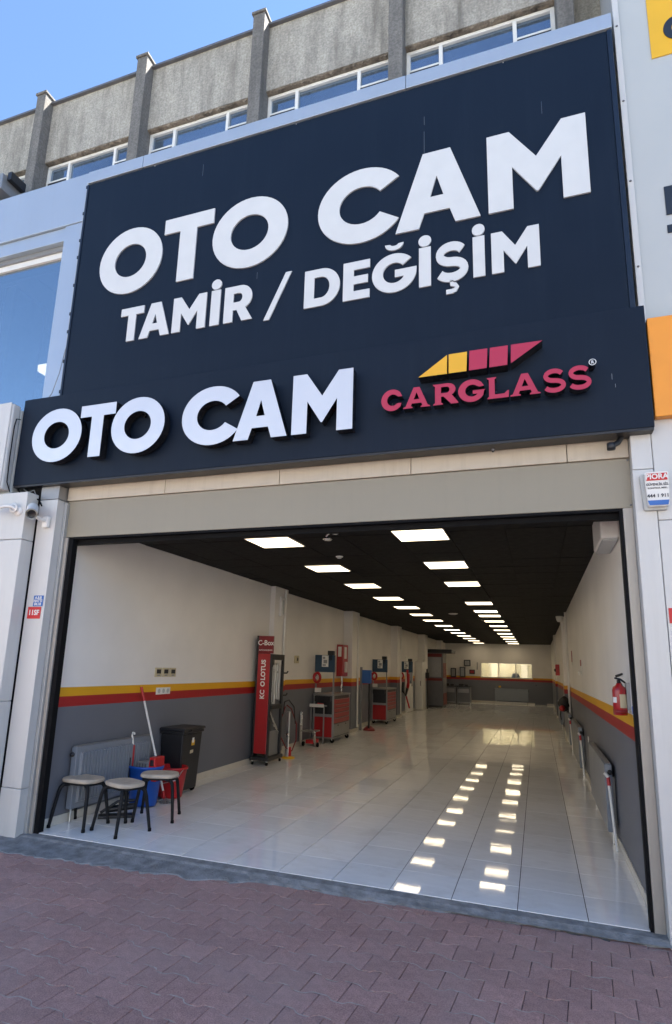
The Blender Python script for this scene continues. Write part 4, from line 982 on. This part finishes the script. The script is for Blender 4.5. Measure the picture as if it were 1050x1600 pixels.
# fire hose cabinet, posts and boxes along the wall
fc = thing('fire_cabinet', 'tall narrow red cabinet with white notices on the left wall', 'cabinet', (-5.15, 10.1, 1.45))
obj('cabinet_body', MB().box(-5.19, -5.02, 9.9, 10.35, 1.45, 2.26), RED, fc, bevel=.008)
obj('notice', MB().box(-5.15, -5.06, 9.894, 9.8995, 1.95, 2.20), PAPER, fc)
obj('notice', MB().box(-5.019, -5.016, 10.02, 10.22, 1.90, 2.20), PAPER, fc)
obj('valve', MB().box(-5.019, -4.97, 10.05, 10.18, 1.55, 1.82), POLEW, fc, bevel=.01)
obj('down_pipe', MB().tube([(-5.10, 10.1, 1.449), (-5.10, 10.1, .02)], .03), STEEL, fc)
pb = thing('blue_box_post', 'grey post carrying a blue box just past the second pilaster', 'post', (-4.85, 11.35, 0))
obj('post', MB().box(-4.95, -4.89, 11.3, 11.36, .0, 1.70), GALV, pb, bevel=.004)
obj('blue_box', MB().box(-4.88, -4.64, 11.26, 11.42, 1.26, 1.62), INKB, pb, bevel=.01)
obj('inner_post', MB().box(-4.70, -4.66, 11.3, 11.36, .08, 1.255), BLACK, pb)
obj('red_foot', MB().lathe([(0, .0), (.17, .0), (.15, .05), (.06, .12), (0, .12)], 14, c=(-4.70, 11.42, .001)), MATS['dull_red_hose'], pb)
yb = thing('wall_socket', 'small yellow socket box on the wall left of the nearest blue board', 'socket', (-5.19, 7.1, 1.8))
obj('box', MB().box(XL2+.001, XL2+.05, 7.0, 7.18, 1.74, 1.90), CREAM, yb, bevel=.008)
obj('socket_face', MB().lathe([(0, .002), (.035, .004), (.04, 0)], 14, c=(XL2+.051, 7.09, 1.82), mt=Matrix.Rotation(R(90), 4, 'Y')), BLACK, yb)
# conduits on the pilasters
for y, lab in ((5.7, 'white pipe and box running up the first left pilaster'), (10.85, 'white pipe running up the second left pilaster'), (16.4, 'white pipe running up the third left pilaster')):
    cd = thing('conduit', lab, 'pipe', (-4.94, y, 0))
    xo = -4.975 if y < 6 else -4.95
    obj('pipe', MB().tube([(xo+.03, y+.12, .12), (xo+.03, y+.12, HC-.02)], .026), POLEW, cd)
    if y < 6:
        obj('junction_box', MB().box(xo+.001, xo+.05, y-.12, y+.09, 2.62, 3.0), POLEW, cd, bevel=.008)
        obj('slim_cover', MB().box(xo+.051, xo+.062, y-.06, y-.01, 2.66, 2.94), ACPG, cd, bevel=.004)
# white door and locker, left rear
dr = thing('side_door', 'half open white side door in the left wall before the fourth pilaster', 'door', (-5.1, 19.6, 0))
obj('frame', MB().box(XL2+.001, XL2+.05, 18.6, 18.68, .0, 2.15).box(XL2+.001, XL2+.05, 19.9, 19.98, 0, 2.15).box(XL2+.001, XL2+.05, 18.681, 19.899, 2.07, 2.15), POLEW, dr, bevel=.004)
obj('door_leaf', MB().box(XL2+.002, XL2+.04, 18.685, 19.895, .01, 2.065), POLEW, dr)
obj('glass', MB().box(XL2+.041, XL2+.046, 18.85, 19.7, 1.1, 1.9), UPGLASS, dr)
obj('handle', MB().box(XL2+.041, XL2+.09, 18.78, 18.84, 1.0, 1.03), BLACK, dr)
lk = thing('white_locker', 'plain pale tall locker standing before the fourth left pilaster', 'locker', (-5.05, 21, 0))
obj('locker_body', MB().box(XL2+.002, -4.86, 20.55, 21.3, .02, 2.0), POLEW, lk, bevel=.008)
obj('locker_door', MB().box(XL2+.03, -4.89, 20.538, 20.549, .08, 1.95), POLEW, lk, bevel=.004)
obj('handle', MB().box(-4.95, -4.93, 20.52, 20.537, 1.0, 1.2), BLACK, lk)
# equipment cabinet
M_DR = M('dull_dark_red', (.16, .012, .012), .5)
ec = thing('machine_cabinet', 'tall grey and red machine cabinet with a black top, left rear', 'cabinet', (-4.9, 24, 0))
obj('cabinet_body', MB().box(XL2+.01, -4.42, 23.4, 24.6, .06, 2.45), DGREY, ec, bevel=.01)
obj('black_top', MB().box(XL2+.01, -4.0, 23.35, 24.7, 2.455, 2.62), BLACK, ec, bevel=.01)
obj('red_panel', MB().box(-4.419, -4.405, 23.5, 24.5, 1.32, 2.0), M_DR, ec)
obj('red_panel', MB().box(-4.419, -4.405, 23.5, 24.5, .1, .62), M_DR, ec)
obj('front_panel', MB().box(XL2+.06, -4.5, 23.38, 23.399, 1.35, 2.25), GALV, ec)
obj('red_band', MB().box(XL2+.06, -4.46, 23.385, 23.398, 2.27, 2.42), M_DR, ec)
obj('red_band', MB().box(XL2+.06, -4.46, 23.385, 23.398, 1.18, 1.30), M_DR, ec)
obj('plinth', MB().box(XL2+.05, -4.46, 23.45, 24.55, .0, .059), BLACK, ec)
gl = thing('tall_gun', 'black upright tool leaning on the fourth left pilaster', 'tool', (-4.8, 21.3, 0))
obj('shaft', MB().tube([(-4.78, 21.3, .02), (-4.80, 21.34, 1.7)], .03), BLACK, gl)
obj('head', MB().box(-4.86, -4.70, 21.26, 21.34, 1.30, 1.55), BLACK, gl, bevel=.01)
# workbenches at the back
for k, x in enumerate((-4.62, -3.9)):
    wb = thing('workbench', ['dark bench in the left rear corner, beside the machine cabinet', 'dark bench with a pale frame by the back wall, under the hanging tools'][k], 'workbench', (x, 27.3, 0))
    obj('cabinet_body', MB().box(x-.31, x+.31, 27.0, 27.6, .06, .80), DGREY, wb, bevel=.008)
    obj('frame', MB().box(x-.33, x-.312, 26.98, 27.6, .0, .85).box(x+.312, x+.33, 26.98, 27.6, 0, .85).box(x-.311, x+.311, 26.98, 26.999, .06, .10), GALV, wb)
    obj('worktop', MB().box(x-.34, x+.34, 26.95, 27.62, .852, .90), BLACK, wb, bevel=.006)
    obj('drawer', MB().box(x-.27, x+.27, 26.985, 26.999, .56, .76), GALV, wb, bevel=.004)
    obj('clutter', MB().box(x-.25, x-.02, 27.1, 27.4, .902, 1.0).box(x+.05, x+.22, 27.05, 27.3, .902, .97), BLACK, wb, bevel=.01)
hx = [(-4.75, 1.55, .3, .5, 'pale framed panel hanging in the left rear corner'), (-4.25, 1.60, .30, .55, 'black framed mirror hanging on the back wall'), (-3.98, 2.10, .36, .34, 'small black monitor high on the back wall'), (-3.72, 1.62, .30, .24, 'black and red tool hanging lowest on the back wall')]
for x, z, ww, hh, lab in hx:
    t = thing('hanging_tool', lab, 'tool', (x, YB-.05, z))
    obj('body', MB().box(x-ww/2, x+ww/2, YB-.12, YB-.02, z-hh/2, z+hh/2), BLACK, t, bevel=.02)
    obj('face', MB().box(x-ww/2+.05, x+ww/2-.05, YB-.126, YB-.121, z-hh/2+.05, z+hh/2-.05), GALV if 'red' not in lab else RED, t)
t = tag(obj('wall_hook_rail', MB().tube([(-3.45, YB-.02, 1.75), (-3.43, YB-.02, 2.15)], .03), GALV), 'thin dark strip on the back wall left of the lit window', 'rail')
bd_ = thing('rear_door', 'pale door in the back wall right of the lit window', 'door', (-.18, YB, 0))
obj('frame', MB().box(-.47, -.43, YB-.03, YB-.001, .0, 2.08).box(.09, .13, YB-.03, YB-.001, 0, 2.08).box(-.429, .089, YB-.03, YB-.001, 2.04, 2.08), PAINT, bd_)
obj('door_leaf', MB().box(-.428, .088, YB-.02, YB-.0012, .01, 2.038), PAINT, bd_)
obj('handle', MB().box(-.40, -.34, YB-.06, YB-.021, 1.0, 1.03), BLACK, bd_)
yw = tag(obj('yellow_switch', MB().box(-2.33, -2.2, YB-.03, YB-.001, .83, .92), YEL, bevel=.005), 'tiny yellow switch below the lit back window', 'switch')

# ================================================================== RIGHT WALL
ex = thing('fire_extinguisher', 'red fire extinguisher hung on the right wall near the entrance', 'extinguisher', (.37, .62, 1.385))
ex_c = (.368, .62, 1.385)
obj('cylinder', MB().lathe([(0, .0), (.050, .0), (.054, .006), (.054, .20), (.046, .228), (.022, .245), (.018, .258), (0, .258)], 24, c=ex_c), RED, ex)
obj('foot_ring', MB().lathe([(.0545, .012), (.0555, .012), (.0555, .045), (.0545, .045)], 24, c=ex_c), M('darker_red', (.22, .008, .01), .4), ex)
lab_ = MB(); vs = []
for k in range(9):
    a = R(-95+k*14); vs += [(ex_c[0]+.0552*math.cos(a), ex_c[1]+.0552*math.sin(a), ex_c[2]+z) for z in (.06, .17)]
lab_.add(vs, [(2*k, 2*k+2, 2*k+3, 2*k+1) for k in range(8)], 0, True); obj('paper_label', lab_, CREAM, ex)
lab_ = MB(); vs = []
for k in range(5):
    a = R(-165+k*11); vs += [(ex_c[0]+.0552*math.cos(a), ex_c[1]+.0552*math.sin(a), ex_c[2]+z) for z in (.10, .145)]
lab_.add(vs, [(2*k, 2*k+2, 2*k+3, 2*k+1) for k in range(4)], 0, True); obj('emblem', lab_, PAPER, ex)
vl = obj('valve', MB().lathe([(0, .258), (.014, .258), (.014, .285), (0, .287)], 12, c=ex_c), BLACK, ex)
def ep(*ps): return [(x-.012, y-.60, z+.03) for x, y, z in ps]
obj('lever', MB().tube(ep((.35, 1.17, 1.655), (.395, 1.21, 1.645), (.43, 1.24, 1.620)), .008), BLACK, vl)
obj('carry_handle', MB().tube(ep((.36, 1.19, 1.67), (.40, 1.21, 1.685), (.41, 1.22, 1.69)), .010), BLACK, vl)
obj('hose', MB().tube(ep((.385, 1.22, 1.63), (.41, 1.29, 1.60), (.425, 1.30, 1.5), (.42, 1.29, 1.42)), .009), BLACK, ex)
obj('wall_bracket', MB().box(.420, .4475, .59, .65, 1.43, 1.65), GALV, ex)
bt = thing('spray_bottle', 'slim white bottle with a blue base half hidden behind the red extinguisher', 'bottle', (.43, .36, 1.38))
bc = (.422, .20, 1.392)
obj('bottle_body', MB().lathe([(0, .0), (.017, 0), (.018, .008), (.018, .15), (.010, .19), (.008, .205), (0, .206)], 16, c=bc), POLEW, bt)
obj('blue_sleeve', MB().lathe([(.0185, .03), (.0205, .032), (.0205, .085), (.0185, .087)], 16, c=bc), BLUEP, bt)
obj('holder', MB().box(.4425, .4475, .28, .33, 1.36, 1.66), ACPG, bt)
for y, z0, z1, wd, lab in ((9.1, 1.87, 2.19, .30, 'narrow red and white notice, the farther one on the right wall'), (6.35, 1.675, 1.945, .30, 'red topped white notice, the nearer one on the right wall')):
    t = thing('wall_notice', lab, 'notice', (XR, y, z0))
    obj('sheet', MB().box(XR-.008, XR-.001, y-wd/2, y+wd/2, z0, z1), PAPER, t)
    obj('red_header', MB().box(XR-.010, XR-.0085, y-wd/2, y+wd/2, z0+(z1-z0)*(.62 if y < 8 else .25), z1), M('notice_red_%d' % y, (.32, .03, .03), .5), t)
    for k in range(3): obj('print_line', MB().box(XR-.010, XR-.0085, y-wd*.35, y+wd*.35, z0+.03+k*.022, z0+.04+k*.022), GALV, t)
for y, z, lab in ((5.6, .70, 'small white socket low on the right wall past the first radiator'), (7.0, 1.72, 'tiny switch on the right wall between the two notices')):
    t = thing('wall_switch', lab, 'switch', (XR, y, z))
    obj('plate', MB().box(XR-.012, XR-.001, y-.045, y+.045, z-.045, z+.045), POLEW, t, bevel=.003)
    obj('rocker', MB().box(XR-.016, XR-.0125, y-.02, y+.02, z-.025, z+.025), ACPG, t, bevel=.002)
wu = thing('wall_unit', 'white box unit high on the right wall just inside the opening', 'wall unit', (.36, .9, 2.87))
obj('casing', MB().box(.30, .4475, .55, 1.25, 2.88, 3.17), POLEW, wu, bevel=.018)
obj('under_cover', MB().box(.315, .44, .58, 1.22, 2.862, 2.8795), ACPG, wu, bevel=.004)
rc = thing('ceiling_camera', 'small white dome camera on the right wall near the pilaster', 'camera', (.35, 12.0, 3.0))
obj('mount', MB().lathe([(0, .0), (.09, 0), (.09, .05), (0, .05)], 16, c=(.33, 11.9, HC-.052)), POLEW, rc)
obj('dome', MB().lathe([(0, -.11), (.05, -.10), (.08, -.05), (.085, 0)], 16, c=(.33, 11.9, HC-.053)), POLEW, rc)
for y, lab in ((10.6, 'white pipe running up the right wall by the black bag'), (13.4, 'thin pipe running up the right wall past the pilaster')):
    cd = thing('conduit', lab, 'pipe', (XR, y, 0))
    obj('pipe', MB().tube([(XR-.03, y, .12), (XR-.03, y, HC-.02)], .026), POLEW, cd)
    obj('clip', MB().box(XR-.06, XR-.001, y-.03, y+.03, 1.5, 1.54), POLEW, cd)
rx = thing('red_wall_box', 'small red box on the right wall deep inside the shop', 'box', (XR, 17.6, 1.7))
obj('box', MB().box(XR-.13, XR-.001, 17.4, 17.9, 1.62, 2.0), REDP, rx, bevel=.02)
obj('lamp', MB().lathe([(0, .06), (.05, .04), (.06, 0)], 12, c=(XR-.13, 17.2, 1.8), mt=Matrix.Rotation(R(-90), 4, 'Y')), BLACK, rx)
bg_ = thing('black_bag', 'black cloth bag lying on the third radiator by the right wall', 'bag', (.38, 10.9, .8))
random.seed(21); prof = []
mb = MB(); vs = []; n = 18; ht = 9
for i in range(ht+1):
    a = math.pi*i/ht
    for k in range(n):
        b = 2*math.pi*k/n; wob = 1+.12*math.sin(3*b+i)+random.uniform(-.05, .05)
        vs.append((.31+.13*math.sin(a)*math.cos(b)*wob, 11.0+.55*math.sin(a)*math.sin(b)*wob, .98-.17*math.cos(a)*(1+.1*math.sin(2*b))))
mb.add(vs, [(i*n+k, i*n+(k+1) % n, (i+1)*n+(k+1) % n, (i+1)*n+k) for i in range(ht) for k in range(n)], 0, True)
obj('bag_body', mb, WOODD, bg_)
obj('strap', MB().tube([(.27, 10.6, 1.05), (.22, 10.55, .95), (.20, 10.6, .75), (.22, 10.9, .62)], .014), WOODD, bg_)
obj('red_lining', MB().lathe([(0, .02), (.06, .01), (.07, -.02)], 12, c=(.24, 10.48, .90), mt=Matrix.Rotation(R(80), 4, 'X')), RED, bg_)

# ================================================================== CEILING FITTINGS
cb2 = thing('ceiling_bracket', 'pale metal bracket with a lens hanging just inside the lintel', 'bracket', (-2.45, .9, 3.1))
obj('plate', MB().box(-2.33, -2.14, .36, .40, 3.02, 3.06), ACPG, cb2, bevel=.004)
obj('arm', MB().tube([(-2.17, .9, HC-.01), (-2.27, .92, HC-.07), (-2.36, .94, HC-.05), (-2.40, .95, HC-.09)], .010), STEEL, cb2)
obj('arm', MB().tube([(-2.27, .92, HC-.07), (-2.19, .98, HC-.005)], .010), STEEL, cb2)
obj('lens', MB().lathe([(0, -.02), (.04, -.016), (.055, 0), (.04, .01), (0, .01)], 16, c=(-2.40, 1.0, HC-.105)), STEEL, cb2)
for x, y, s, lab in ((-2.77, 2.56, .05, 'tiny pale fitting on the black ceiling between the two nearest light rows'), (-2.35, 11.2, .12, 'round pale smoke detector on the ceiling midway between the light rows')):
    t = thing('ceiling_detector', lab, 'detector', (x, y, HC))
    obj('base', MB().lathe([(0, -.014), (s, -.012), (s*1.05, -.003), (0, -.003)], 18, c=(x, y, HC)), POLEW, t)
    obj('cap', MB().lathe([(0, -.034), (s*.6, -.03), (s*.7, -.0145), (0, -.0145)], 18, c=(x, y, HC)), ACPG, t)
